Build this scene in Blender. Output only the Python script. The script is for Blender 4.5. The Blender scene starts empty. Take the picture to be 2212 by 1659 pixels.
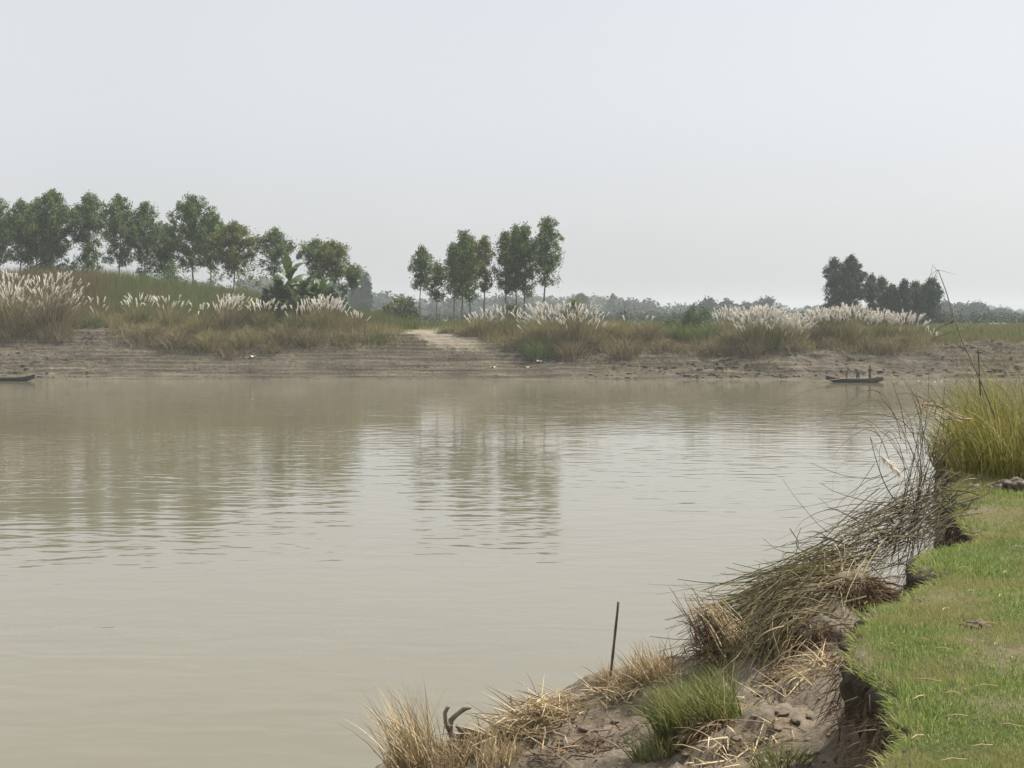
import bpy, math, random
import numpy as np
from mathutils import Vector

R = math.radians
rng = np.random.default_rng(7)
random.seed(7)
scene = bpy.context.scene
col = scene.collection

# ------------------------------------------------------------------ camera, sky, sun, exposure
EYE = 6.5                      # eye above the water (m)
FPX = 1450.0                   # focal length in pixels of a 1024 px wide picture
K = 1024 / 2212 / FPX
PITCH = math.atan((829.5 - 685.0) * K)
cam_d = bpy.data.cameras.new('camera')
cam_d.sensor_width = 36.0
cam_d.lens = 36.0 * FPX / 1024
cam_d.clip_start = 0.05
cam_d.clip_end = 9000
cam = bpy.data.objects.new('camera', cam_d)
col.objects.link(cam)
cam.location = (0, 0, EYE)
cam.rotation_euler = (math.pi / 2 - PITCH, 0, 0)
scene.camera = cam

SUN_EL, SUN_AZ = R(54), R(68)          # azimuth measured from the view direction (+Y) towards +X
world = bpy.data.worlds.new('World')
scene.world = world
world.use_nodes = True
wn, wl = world.node_tree.nodes, world.node_tree.links
sky = wn.new('ShaderNodeTexSky')
sky.sky_type = 'NISHITA'
sky.sun_disc = False
sky.sun_elevation = SUN_EL
sky.sun_rotation = SUN_AZ
sky.altitude = 0
sky.air_density = 1.0
sky.dust_density = 3.0
sky.ozone_density = 1.0
bg = wn['Background']
hs = wn.new('ShaderNodeHueSaturation')
hs.inputs['Saturation'].default_value = 0.34
wl.new(sky.outputs[0], hs.inputs['Color'])
veil = wn.new('ShaderNodeMix')               # thin even veil of high haze in front of the blue
veil.data_type = 'RGBA'
veil.inputs[0].default_value = 0.55
veil.inputs[7].default_value = (4.75, 4.8, 4.98, 1)
wtc = wn.new('ShaderNodeTexCoord')
wno = wn.new('ShaderNodeTexNoise')           # faint uneven cloud in the veil
wno.inputs['Scale'].default_value = 2.2
wno.inputs['Detail'].default_value = 4
wl.new(wtc.outputs['Generated'], wno.inputs['Vector'])
wma = wn.new('ShaderNodeMapRange')
wma.inputs['From Min'].default_value = 0.3
wma.inputs['From Max'].default_value = 0.7
wma.inputs['To Min'].default_value = 0.46
wma.inputs['To Max'].default_value = 0.74
wl.new(wno.outputs[0], wma.inputs[0])
wl.new(wma.outputs[0], veil.inputs[0])
wl.new(hs.outputs[0], veil.inputs[6])
wl.new(veil.outputs[2], bg.inputs['Color'])
bg.inputs['Strength'].default_value = 0.115

sd = bpy.data.lights.new('sun', 'SUN')
sd.energy = 5.0
sd.angle = R(1.5)
sd.color = (1.0, 0.94, 0.84)
sun = bpy.data.objects.new('sun', sd)
col.objects.link(sun)
sv = Vector((math.sin(SUN_AZ) * math.cos(SUN_EL), math.cos(SUN_AZ) * math.cos(SUN_EL), math.sin(SUN_EL)))
sun.rotation_euler = sv.to_track_quat('Z', 'Y').to_euler()
sun.location = (30, 20, 60)

vs = scene.view_settings
vs.view_transform = 'Standard'
vs.look = 'None'
vs.gamma = 1.0
vs.exposure = 0.55
vs.use_curve_mapping = False
cy = scene.cycles
cy.max_bounces = 6
cy.diffuse_bounces = 2
cy.glossy_bounces = 2
cy.transmission_bounces = 3
cy.volume_bounces = 1
cy.transparent_max_bounces = 4
cy.use_denoising = True
cy.caustics_reflective = False
cy.caustics_refractive = False
cy.sample_clamp_indirect = 4.0


# ------------------------------------------------------------------ helpers: points, noise
def P(u, v, Y):
    """world point at depth Y seen at (u, v) of the 2212 x 1659 picture"""
    sp, cp = math.sin(PITCH), math.cos(PITCH)
    a, b = (u - 1106) * K, (829.5 - v) * K
    dy, dz = cp + b * sp, -sp + b * cp
    t = Y / dy
    return np.array([a * t, Y, EYE + dz * t])


def PZ(u, v, z):
    """world point at height z seen at (u, v)"""
    p = P(u, v, 1.0)
    t = (z - EYE) / (p[2] - EYE)
    return np.array([p[0] * t, t, z])


def XU(u, Y):
    return (u - 1106) * K * Y


def hash2(ix, iy, seed):
    h = (ix.astype(np.int64) * 374761393 + iy.astype(np.int64) * 668265263 + seed * 974634777) & 0xFFFFFFFF
    h = ((h ^ (h >> 13)) * 1274126177) & 0xFFFFFFFF
    h = (h ^ (h >> 16)) & 0xFFFFFF
    return h / float(0xFFFFFF)


def vnoise(x, y, seed=0):
    x, y = np.broadcast_arrays(np.asarray(x, float), np.asarray(y, float))
    ix, iy = np.floor(x), np.floor(y)
    fx, fy = x - ix, y - iy
    fx, fy = fx * fx * (3 - 2 * fx), fy * fy * (3 - 2 * fy)
    a, b = hash2(ix, iy, seed), hash2(ix + 1, iy, seed)
    c, d = hash2(ix, iy + 1, seed), hash2(ix + 1, iy + 1, seed)
    return (a + (b - a) * fx + (c - a) * fy + (a - b - c + d) * fx * fy) * 2 - 1


def fbm(x, y, seed=0, octs=4):
    s, a, t = 0.0, 1.0, 0.0
    for k in range(octs):
        s = s + a * vnoise(np.asarray(x) * 2.03 ** k + 7.3 * k, np.asarray(y) * 2.03 ** k + 3.1 * k, seed + k)
        t += a
        a *= 0.5
    return s / t


def sst(a, b, x):
    t = np.clip((np.asarray(x, float) - a) / (b - a), 0, 1)
    return t * t * (3 - 2 * t)


# ------------------------------------------------------------------ helpers: meshes
class Soup:
    def __init__(self):
        self.V, self.Q, self.T, self.n = [], [], [], 0

    def add(self, V, Q=None, T=None):
        V = np.asarray(V, float).reshape(-1, 3)
        if Q is not None and len(Q):
            self.Q.append(np.asarray(Q, np.int64).reshape(-1, 4) + self.n)
        if T is not None and len(T):
            self.T.append(np.asarray(T, np.int64).reshape(-1, 3) + self.n)
        self.V.append(V)
        self.n += len(V)
        return self

    def mesh(self, name, smooth=False):
        V = np.concatenate(self.V) if self.V else np.zeros((0, 3))
        Q = np.concatenate(self.Q) if self.Q else np.zeros((0, 4), np.int64)
        T = np.concatenate(self.T) if self.T else np.zeros((0, 3), np.int64)
        me = bpy.data.meshes.new(name)
        me.vertices.add(len(V))
        me.vertices.foreach_set('co', V.astype(np.float32).ravel())
        loops = np.concatenate([Q.ravel(), T.ravel()]).astype(np.int32)
        me.loops.add(len(loops))
        me.loops.foreach_set('vertex_index', loops)
        nq, nt = len(Q), len(T)
        me.polygons.add(nq + nt)
        starts = np.concatenate([np.arange(nq) * 4, nq * 4 + np.arange(nt) * 3]).astype(np.int32)
        me.polygons.foreach_set('loop_start', starts)
        if smooth:
            me.polygons.foreach_set('use_smooth', np.ones(nq + nt, dtype=bool))
        me.update(calc_edges=True)
        me.validate()
        return me


def norm(v):
    return v / np.maximum(np.linalg.norm(v, axis=-1, keepdims=True), 1e-9)


def sweep(C, Rr, sides=2, ref=None):
    """C (N,S,3) centre lines, Rr (N,S) radii -> verts, quads; sides 2 = ribbon"""
    N, S, _ = C.shape
    T = norm(np.gradient(C, axis=1))
    if ref is None:
        ref = norm(rng.normal(size=(N, 1, 3)))
    n1 = norm(np.cross(T, np.broadcast_to(ref, C.shape)))
    n2 = np.cross(T, n1)
    if sides == 2:
        V = np.stack([C - n1 * Rr[..., None], C + n1 * Rr[..., None]], axis=2)
        m = 2
    else:
        ang = np.arange(sides) * 2 * np.pi / sides
        V = C[:, :, None, :] + Rr[:, :, None, None] * (n1[:, :, None, :] * np.cos(ang)[None, None, :, None] + n2[:, :, None, :] * np.sin(ang)[None, None, :, None])
        m = sides
    idx = np.arange(N * S * m).reshape(N, S, m)
    if sides == 2:
        Q = np.stack([idx[:, :-1, 0], idx[:, :-1, 1], idx[:, 1:, 1], idx[:, 1:, 0]], axis=-1).reshape(-1, 4)
    else:
        nx = np.roll(idx, -1, axis=2)
        Q = np.stack([idx[:, :-1], nx[:, :-1], nx[:, 1:], idx[:, 1:]], axis=-1).reshape(-1, 4)
    return V.reshape(-1, 3), Q


def blade_curves(base, az, lean, bend, L, S):
    """centre lines that start at lean from the vertical and bend over towards az"""
    t = np.linspace(0, 1, S)
    th = lean[:, None] + bend[:, None] * t[None, :] ** 1.4
    ds = L[:, None] / (S - 1)
    h = np.concatenate([np.zeros((len(L), 1)), np.cumsum(np.sin(th[:, :-1]) * ds, axis=1)], axis=1)
    z = np.concatenate([np.zeros((len(L), 1)), np.cumsum(np.cos(th[:, :-1]) * ds, axis=1)], axis=1)
    C = np.empty((len(L), S, 3))
    C[..., 0] = base[:, None, 0] + np.cos(az)[:, None] * h
    C[..., 1] = base[:, None, 1] + np.sin(az)[:, None] * h
    C[..., 2] = base[:, None, 2] + z
    return C


def taper(N, S, w, p=1.6, tip=0.08):
    t = np.linspace(0, 1, S)
    return np.asarray(w).reshape(-1, 1) * (1 - (1 - tip) * t[None, :] ** p) * np.ones((N, 1))


def blades(so, base, az, lean, bend, L, w, S=4, sides=2):
    C = blade_curves(base, az, lean, bend, L, S)
    V, Q = sweep(C, taper(len(L), S, w), sides)
    so.add(V, Q)
    return C


def bez(ctrl, S):
    t = np.linspace(0, 1, S)[None, :, None]
    a, b, c, d = [ctrl[:, k, None, :] for k in range(4)]
    return a * (1 - t) ** 3 + 3 * b * t * (1 - t) ** 2 + 3 * c * t * t * (1 - t) + d * t ** 3


def tube(so, pts, rad, sides=7, cap=True):
    C = np.asarray(pts, float)[None]
    Rr = np.asarray(rad, float)[None]
    V, Q = sweep(C, Rr, sides, ref=np.array([[[0.31, 0.87, 0.38]]]))
    so.add(V, Q)
    if cap:
        S = C.shape[1]
        n0 = so.n
        so.add(np.array([C[0, 0], C[0, -1]]))
        ring0 = np.arange(sides) + n0 - S * sides
        ring1 = ring0 + (S - 1) * sides
        tr = [(n0, ring0[(k + 1) % sides], ring0[k]) for k in range(sides)] + [(n0 + 1, ring1[k], ring1[(k + 1) % sides]) for k in range(sides)]
        so.T.append(np.array(tr))


def grid_faces(nx, ny):
    i = np.arange(nx * ny).reshape(ny, nx)
    return np.stack([i[:-1, :-1], i[:-1, 1:], i[1:, 1:], i[1:, :-1]], axis=-1).reshape(-1, 4)


def link(name, me, mat=None, parent=None):
    o = bpy.data.objects.new(name, me)
    col.objects.link(o)
    if mat is not None:
        me.materials.append(mat)
    if parent is not None:
        o.parent = parent
        if name in STUFF_PARTS:
            o['kind'] = 'stuff'
    return o


def tag(o, label=None, cat=None, group=None, kind=None):
    if label:
        o['label'] = label
    if cat:
        o['category'] = cat
    if group:
        o['group'] = group
    if kind:
        o['kind'] = kind
    return o


STUFF_PARTS = {'blades', 'plumes', 'stalks', 'crown', 'foliage', 'limbs', 'stems', 'roots', 'pale_stems', 'green_blades', 'brown_stems', 'plume', 'dry_stalks', 'broken_canes', 'tip_shoots', 'dry_leaves'}


def thing(name, label, cat, loc, group=None):
    o = bpy.data.objects.new(name, None)
    o.empty_display_size = 0.2
    col.objects.link(o)
    o.location = tuple(float(c) for c in loc)
    return tag(o, label, cat, group)


def blob(so, c, r, seed, sub=2, rough=0.35, freq=1.2):
    """an uneven lump: an icosphere pushed about by noise"""
    import bmesh
    bm = bmesh.new()
    bmesh.ops.create_icosphere(bm, subdivisions=sub, radius=1.0)
    V = np.array([v.co[:] for v in bm.verts])
    F = np.array([[v.index for v in f.verts] for f in bm.faces])
    bm.free()
    n = fbm(V[:, 0] * freq + V[:, 2] * 0.7 * freq + seed, V[:, 1] * freq - V[:, 2] * 0.9 * freq, seed, 3)
    V = V * (1 + rough * n[:, None] * 1.6)
    so.add(V * np.asarray(r) + np.asarray(c), None, F)


# ------------------------------------------------------------------ materials
def new_mat(name):
    m = bpy.data.materials.new(name)
    m.use_nodes = True
    n, l = m.node_tree.nodes, m.node_tree.links
    return m, n, l, n['Principled BSDF']


def ramp(n, stops):
    r = n.new('ShaderNodeValToRGB')
    e = r.color_ramp.elements
    while len(e) < len(stops):
        e.new(0.5)
    for k, (p, c) in enumerate(stops):
        e[k].position = p
        e[k].color = (*c, 1)
    return r


def tex_noise(n, l, scale, detail=5, rough=0.6, src='Object', dist=0.0):
    tc = n.new('ShaderNodeTexCoord')
    t = n.new('ShaderNodeTexNoise')
    t.inputs['Scale'].default_value = scale
    t.inputs['Detail'].default_value = detail
    t.inputs['Roughness'].default_value = rough
    t.inputs['Distortion'].default_value = dist
    l.new(tc.outputs[src], t.inputs['Vector'])
    return t


def mix_col(n, l, a, b, fac, mode='MIX'):
    m = n.new('ShaderNodeMix')
    m.data_type = 'RGBA'
    m.blend_type = mode
    for sock, val in ((m.inputs[0], fac), (m.inputs[6], a), (m.inputs[7], b)):
        if hasattr(val, 'links'):
            l.new(val, sock)
        elif isinstance(val, tuple):
            sock.default_value = (*val, 1)
        else:
            sock.default_value = val
    return m.outputs[2]


def leaf_mat(name, stops, trans=0.35, patch=None, patch_scale=0.3, rough=0.75):
    """a colour for each blade or leaf, some light coming through it"""
    m, n, l, b = new_mat(name)
    g = n.new('ShaderNodeNewGeometry')
    r = ramp(n, stops)
    l.new(g.outputs['Random Per Island'], r.inputs[0])
    c = r.outputs[0]
    if patch:
        t = tex_noise(n, l, patch_scale, 3)
        pr = ramp(n, [(0.42, (0, 0, 0)), (0.6, (1, 1, 1))])
        l.new(t.outputs[0], pr.inputs[0])
        c = mix_col(n, l, c, patch, pr.outputs[0])
    l.new(c, b.inputs['Base Color'])
    b.inputs['Roughness'].default_value = rough
    b.inputs['Specular IOR Level'].default_value = 0.25
    if trans > 0:
        tr = n.new('ShaderNodeBsdfTranslucent')
        l.new(c, tr.inputs['Color'])
        mx = n.new('ShaderNodeMixShader')
        mx.inputs[0].default_value = trans
        l.new(b.outputs[0], mx.inputs[1])
        l.new(tr.outputs[0], mx.inputs[2])
        l.new(mx.outputs[0], n['Material Output'].inputs['Surface'])
    return m


def solid_mat(name, c0, c1, scale=6.0, rough=0.85, bump=0.3, bscale=None, spec=0.3, dist=0.02):
    m, n, l, b = new_mat(name)
    t = tex_noise(n, l, scale, 6)
    r = ramp(n, [(0.3, c0), (0.7, c1)])
    l.new(t.outputs[0], r.inputs[0])
    l.new(r.outputs[0], b.inputs['Base Color'])
    b.inputs['Roughness'].default_value = rough
    b.inputs['Specular IOR Level'].default_value = spec
    if bump:
        t2 = tex_noise(n, l, bscale or scale * 3, 6, 0.65)
        bp = n.new('ShaderNodeBump')
        bp.inputs['Strength'].default_value = bump
        bp.inputs['Distance'].default_value = dist
        l.new(t2.outputs[0], bp.inputs['Height'])
        l.new(bp.outputs[0], b.inputs['Normal'])
    return m


M = {}
M['euc'] = leaf_mat('eucalyptus_leaf', [(0.0, (0.045, 0.085, 0.03)), (0.5, (0.09, 0.145, 0.045)), (1.0, (0.21, 0.26, 0.09))], 0.3)
M['euc_yellow'] = leaf_mat('eucalyptus_leaf_yellowish', [(0.0, (0.07, 0.095, 0.022)), (0.5, (0.14, 0.165, 0.045)), (1.0, (0.25, 0.25, 0.08))], 0.3)
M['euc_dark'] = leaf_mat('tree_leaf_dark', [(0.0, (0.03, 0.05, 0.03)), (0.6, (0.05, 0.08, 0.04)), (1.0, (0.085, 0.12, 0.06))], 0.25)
M['far_leaf'] = leaf_mat('distant_leaf', [(0.0, (0.02, 0.034, 0.024)), (0.6, (0.036, 0.055, 0.034)), (1.0, (0.06, 0.08, 0.045))], 0.2)
M['bush'] = leaf_mat('bush_leaf', [(0.0, (0.04, 0.07, 0.02)), (0.6, (0.075, 0.125, 0.035)), (1.0, (0.13, 0.18, 0.06))], 0.3)
M['banana'] = leaf_mat('banana_leaf', [(0.0, (0.045, 0.08, 0.026)), (1.0, (0.10, 0.14, 0.045))], 0.3, rough=0.5)
M['bark'] = solid_mat('eucalyptus_bark', (0.10, 0.09, 0.075), (0.22, 0.20, 0.17), 3.0)
M['bark_dark'] = solid_mat('dark_bark', (0.06, 0.05, 0.04), (0.13, 0.11, 0.09), 3.0)
M['kans'] = leaf_mat('kans_blade', [(0.0, (0.17, 0.13, 0.06)), (0.4, (0.25, 0.205, 0.095)), (0.75, (0.24, 0.24, 0.10)), (1.0, (0.40, 0.34, 0.19))], 0.3)
M['kans_green'] = leaf_mat('green_tussock_blade', [(0.0, (0.07, 0.11, 0.03)), (0.5, (0.12, 0.17, 0.05)), (1.0, (0.22, 0.22, 0.09))], 0.3)
M['kans_brown'] = leaf_mat('brown_tussock_blade', [(0.0, (0.11, 0.087, 0.046)), (0.5, (0.20, 0.163, 0.085)), (1.0, (0.35, 0.295, 0.165))], 0.25)
M['kans_olive'] = leaf_mat('olive_kans_blade', [(0.0, (0.11, 0.11, 0.04)), (0.5, (0.18, 0.18, 0.07)), (1.0, (0.32, 0.29, 0.14))], 0.3)
M['plume'] = leaf_mat('kans_plume', [(0.0, (0.70, 0.65, 0.57)), (1.0, (0.88, 0.85, 0.79))], 0.35)
M['tall_green'] = leaf_mat('tall_grass_blade', [(0.0, (0.08, 0.115, 0.035)), (0.5, (0.13, 0.17, 0.055)), (1.0, (0.2, 0.21, 0.08))], 0.35, patch=(0.17, 0.15, 0.065), patch_scale=0.14)
M['tall_brown'] = leaf_mat('brown_grass_blade', [(0.0, (0.11, 0.08, 0.045)), (0.6, (0.17, 0.13, 0.07)), (1.0, (0.22, 0.2, 0.09))], 0.3)
M['crop'] = leaf_mat('crop_leaf', [(0.0, (0.09, 0.125, 0.035)), (0.5, (0.16, 0.19, 0.06)), (1.0, (0.27, 0.27, 0.11))], 0.3, patch=(0.2, 0.18, 0.08), patch_scale=0.25)
M['lawn'] = leaf_mat('lawn_blade', [(0.0, (0.09, 0.15, 0.03)), (0.45, (0.19, 0.28, 0.065)), (0.8, (0.30, 0.38, 0.11)), (0.92, (0.45, 0.43, 0.19)), (1.0, (0.62, 0.55, 0.32))], 0.4, patch=(0.32, 0.305, 0.13), patch_scale=1.7)
M['tuft'] = leaf_mat('tuft_blade', [(0.0, (0.07, 0.10, 0.025)), (0.4, (0.15, 0.19, 0.05)), (0.72, (0.26, 0.28, 0.09)), (0.88, (0.40, 0.36, 0.16)), (1.0, (0.5, 0.42, 0.24))], 0.35)
M['reed'] = leaf_mat('reed_blade', [(0.0, (0.11, 0.12, 0.025)), (0.5, (0.2, 0.2, 0.045)), (0.85, (0.28, 0.25, 0.08)), (1.0, (0.42, 0.36, 0.17))], 0.4)
M['straw'] = leaf_mat('dry_straw', [(0.0, (0.24, 0.17, 0.09)), (0.5, (0.44, 0.34, 0.19)), (1.0, (0.64, 0.54, 0.36))], 0.15)
M['stem_dark'] = leaf_mat('dark_reed_stem', [(0.0, (0.05, 0.045, 0.028)), (0.6, (0.11, 0.095, 0.055)), (1.0, (0.2, 0.17, 0.1))], 0.1)
M['stem_mix'] = leaf_mat('fallen_reed_stem', [(0.0, (0.06, 0.052, 0.028)), (0.4, (0.125, 0.112, 0.055)), (0.75, (0.21, 0.175, 0.095)), (1.0, (0.44, 0.36, 0.22))], 0.15)
M['root'] = leaf_mat('root_fibre', [(0.0, (0.08, 0.05, 0.028)), (0.6, (0.16, 0.105, 0.06)), (1.0, (0.27, 0.19, 0.11))], 0.05)
M['clod'] = solid_mat('earth_clod', (0.10, 0.083, 0.062), (0.20, 0.167, 0.125), 9.0, 0.95, 0.3, 12)
M['wood'] = solid_mat('weathered_wood', (0.12, 0.10, 0.078), (0.32, 0.28, 0.225), 14.0, 0.8, 0.4, 60, dist=0.004)
M['stick'] = solid_mat('dark_stick', (0.07, 0.06, 0.045), (0.15, 0.125, 0.095), 20.0, 0.8, 0.3, 60, dist=0.003)
M['hull'] = solid_mat('tarred_hull', (0.022, 0.023, 0.026), (0.05, 0.05, 0.052), 4.0, 0.55, 0.2, 20)
M['hull_in'] = solid_mat('boat_boards', (0.06, 0.055, 0.05), (0.14, 0.125, 0.11), 4.0, 0.7, 0.2, 20)
M['bamboo'] = solid_mat('bamboo', (0.3, 0.24, 0.12), (0.48, 0.4, 0.22), 9.0, 0.6, 0.0)
M['skin'] = solid_mat('skin', (0.12, 0.07, 0.045), (0.15, 0.09, 0.06), 5.0, 0.6, 0.0)
M['hair'] = solid_mat('hair', (0.01, 0.01, 0.01), (0.02, 0.018, 0.016), 9.0, 0.5, 0.0)
M['cloth_red'] = solid_mat('maroon_cloth', (0.13, 0.035, 0.03), (0.19, 0.055, 0.045), 6.0, 0.9, 0.0)
M['cloth_grey'] = solid_mat('grey_cloth', (0.13, 0.14, 0.15), (0.2, 0.2, 0.2), 6.0, 0.9, 0.0)
M['cloth_blue'] = solid_mat('blue_cloth', (0.06, 0.08, 0.12), (0.09, 0.11, 0.16), 6.0, 0.9, 0.0)
M['cloth_brown'] = solid_mat('brown_cloth', (0.13, 0.085, 0.06), (0.2, 0.14, 0.1), 6.0, 0.9, 0.0)
M['white_plastic'] = solid_mat('white_plastic', (0.7, 0.7, 0.68), (0.82, 0.82, 0.8), 6.0, 0.4, 0.0)
M['yellow_plastic'] = solid_mat('yellow_plastic', (0.42, 0.34, 0.17), (0.5, 0.42, 0.24), 6.0, 0.5, 0.0)


def bank_mat():
    m, n, l, b = new_mat('river_mud')
    t1 = tex_noise(n, l, 0.35, 6, 0.6)
    r1 = ramp(n, [(0.3, (0.072, 0.061, 0.045)), (0.55, (0.103, 0.090, 0.067)), (0.75, (0.138, 0.121, 0.090))])
    l.new(t1.outputs[0], r1.inputs[0])
    # streaks that follow the old water lines: noise squeezed in height
    tc = n.new('ShaderNodeTexCoord')
    mp = n.new('ShaderNodeMapping')
    mp.inputs['Scale'].default_value = (0.14, 0.05, 4.6)
    l.new(tc.outputs['Object'], mp.inputs[0])
    t2 = n.new('ShaderNodeTexNoise')
    t2.inputs['Scale'].default_value = 1.0
    t2.inputs['Detail'].default_value = 6
    l.new(mp.outputs[0], t2.inputs['Vector'])
    r2 = ramp(n, [(0.36, (0.62, 0.60, 0.57)), (0.46, (0.95, 0.94, 0.92)), (0.54, (1.05, 1.05, 1.04)), (0.62, (1.3, 1.28, 1.22)), (0.70, (1.75, 1.7, 1.58))])
    l.new(t2.outputs[0], r2.inputs[0])
    c = mix_col(n, l, r1.outputs[0], r2.outputs[0], 1.0, 'MULTIPLY')
    # scattered grains and stains
    t3 = tex_noise(n, l, 3.2, 8, 0.75)
    r3 = ramp(n, [(0.36, (0.42, 0.39, 0.36)), (0.47, (0.95, 0.95, 0.95)), (0.6, (1.1, 1.09, 1.07)), (0.72, (1.4, 1.37, 1.3))])
    l.new(t3.outputs[0], r3.inputs[0])
    c = mix_col(n, l, c, r3.outputs[0], 1.0, 'MULTIPLY')
    # trodden pale sand of the path
    at = n.new('ShaderNodeAttribute')
    at.attribute_name = 'path'
    t4 = tex_noise(n, l, 1.3, 6, 0.7)
    ad = n.new('ShaderNodeMath')
    ad.operation = 'MULTIPLY_ADD'
    ad.inputs[1].default_value = 0.9
    l.new(t4.outputs[0], ad.inputs[0])
    l.new(at.outputs['Fac'], ad.inputs[2])
    pr = ramp(n, [(0.78, (0, 0, 0)), (1.12, (1, 1, 1))])
    pr.color_ramp.elements[1].position = 1.0
    l.new(ad.outputs[0], pr.inputs[0])
    c = mix_col(n, l, c, (0.235, 0.205, 0.155), pr.outputs[0])
    # low green growth
    ag = n.new('ShaderNodeAttribute')
    ag.attribute_name = 'green'
    t5 = tex_noise(n, l, 0.9, 6, 0.7)
    a2 = n.new('ShaderNodeMath')
    a2.operation = 'MULTIPLY_ADD'
    a2.inputs[1].default_value = 0.8
    l.new(t5.outputs[0], a2.inputs[0])
    l.new(ag.outputs['Fac'], a2.inputs[2])
    gr = ramp(n, [(0.75, (0, 0, 0)), (1.0, (1, 1, 1))])
    l.new(a2.outputs[0], gr.inputs[0])
    c = mix_col(n, l, c, (0.125, 0.135, 0.055), gr.outputs[0])
    l.new(c, b.inputs['Base Color'])
    b.inputs['Roughness'].default_value = 0.9
    b.inputs['Specular IOR Level'].default_value = 0.2
    bp = n.new('ShaderNodeBump')
    bp.inputs['Strength'].default_value = 0.7
    bp.inputs['Distance'].default_value = 0.35
    tb = tex_noise(n, l, 1.8, 10, 0.72)
    l.new(tb.outputs[0], bp.inputs['Height'])
    l.new(bp.outputs[0], b.inputs['Normal'])
    return m


def near_mat():
    m, n, l, b = new_mat('near_bank_soil')
    t1 = tex_noise(n, l, 2.2, 7, 0.65)
    r1 = ramp(n, [(0.32, (0.125, 0.104, 0.076)), (0.52, (0.205, 0.173, 0.13)), (0.72, (0.29, 0.247, 0.188))])
    l.new(t1.outputs[0], r1.inputs[0])
    t3 = tex_noise(n, l, 24.0, 6, 0.75)
    r3 = ramp(n, [(0.34, (0.40, 0.37, 0.33)), (0.44, (0.92, 0.92, 0.92)), (0.7, (1.15, 1.13, 1.1))])
    l.new(t3.outputs[0], r3.inputs[0])
    mud = mix_col(n, l, r1.outputs[0], r3.outputs[0], 1.0, 'MULTIPLY')
    t2 = tex_noise(n, l, 0.9, 3)
    r2 = ramp(n, [(0.40, (0.06, 0.085, 0.02)), (0.55, (0.10, 0.105, 0.038)), (0.66, (0.17, 0.145, 0.09))])
    l.new(t2.outputs[0], r2.inputs[0])
    turf = mix_col(n, l, r2.outputs[0], r3.outputs[0], 1.0, 'MULTIPLY')
    at = n.new('ShaderNodeAttribute')
    at.attribute_name = 'turf'
    c = mix_col(n, l, mud, turf, at.outputs['Fac'])
    l.new(c, b.inputs['Base Color'])
    b.inputs['Roughness'].default_value = 0.92
    b.inputs['Specular IOR Level'].default_value = 0.2
    bp = n.new('ShaderNodeBump')
    bp.inputs['Strength'].default_value = 1.0
    bp.inputs['Distance'].default_value = 0.04
    tb = tex_noise(n, l, 11.0, 10, 0.72)
    l.new(tb.outputs[0], bp.inputs['Height'])
    l.new(bp.outputs[0], b.inputs['Normal'])
    return m


def water_mat():
    m, n, l, b = new_mat('muddy_water')
    tq = tex_noise(n, l, 0.05, 4, 0.6)
    rq = ramp(n, [(0.35, (0.142, 0.131, 0.088)), (0.65, (0.155, 0.145, 0.102))])
    l.new(tq.outputs[0], rq.inputs[0])
    l.new(rq.outputs[0], b.inputs['Base Color'])
    b.inputs['IOR'].default_value = 1.33
    b.inputs['Roughness'].default_value = 0.05
    tc = n.new('ShaderNodeTexCoord')

    def layer(sx, sy, rot, detail, rough, dist):
        mp = n.new('ShaderNodeMapping')
        mp.inputs['Scale'].default_value = (sx, sy, 1)
        mp.inputs['Rotation'].default_value = (0, 0, rot)
        l.new(tc.outputs['Object'], mp.inputs[0])
        t = n.new('ShaderNodeTexNoise')
        t.noise_dimensions = '2D'
        t.inputs['Scale'].default_value = 1.0
        t.inputs['Detail'].default_value = detail
        t.inputs['Roughness'].default_value = rough
        t.inputs['Distortion'].default_value = dist
        l.new(mp.outputs[0], t.inputs['Vector'])
        return t.outputs[0]

    def math_(op, a, c):
        q = n.new('ShaderNodeMath')
        q.operation = op
        for k, x in enumerate((a, c)):
            if hasattr(x, 'links'):
                l.new(x, q.inputs[k])
            else:
                q.inputs[k].default_value = x
        return q.outputs[0]
    wave = math_('MULTIPLY', layer(0.55, 1.05, R(3), 1.0, 0.45, 0.3), 0.026)
    small = math_('MULTIPLY', layer(1.6, 2.8, R(-6), 1.5, 0.5, 0.2), 0.0055)
    gust = layer(0.018, 0.05, R(8), 3.0, 0.6, 0.5)
    gr = ramp(n, [(0.36, (0.35, 0.35, 0.35)), (0.62, (1, 1, 1))])
    l.new(gust, gr.inputs[0])
    h = math_('MULTIPLY', math_('ADD', wave, small), gr.outputs[0])
    bp = n.new('ShaderNodeBump')
    bp.inputs['Strength'].default_value = 1.0
    bp.inputs['Distance'].default_value = 1.0
    l.new(h, bp.inputs['Height'])
    l.new(bp.outputs[0], b.inputs['Normal'])
    return m


M['bank'] = bank_mat()
M['near'] = near_mat()
M['water'] = water_mat()
M['plain'] = solid_mat('field_ground', (0.10, 0.115, 0.045), (0.19, 0.175, 0.09), 0.05, 0.95, 0.0)


# ------------------------------------------------------------------ the far bank and the plain behind it
def shore(X):
    return 151.0 + 0.9 * fbm(np.asarray(X) / 14.0, 0.5, 3, 4)


PATH_UV = [(955, 702, 14.5), (915, 712, 12.8), (903, 728, 11.0), (925, 748, 9.0), (965, 763, 7.0), (1010, 776, 5.0)]
PATH = []
for (u, v, t_) in PATH_UV:
    PATH.append((XU(u, 151 + t_), 151 + t_))
PATH = np.array(PATH)


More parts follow.
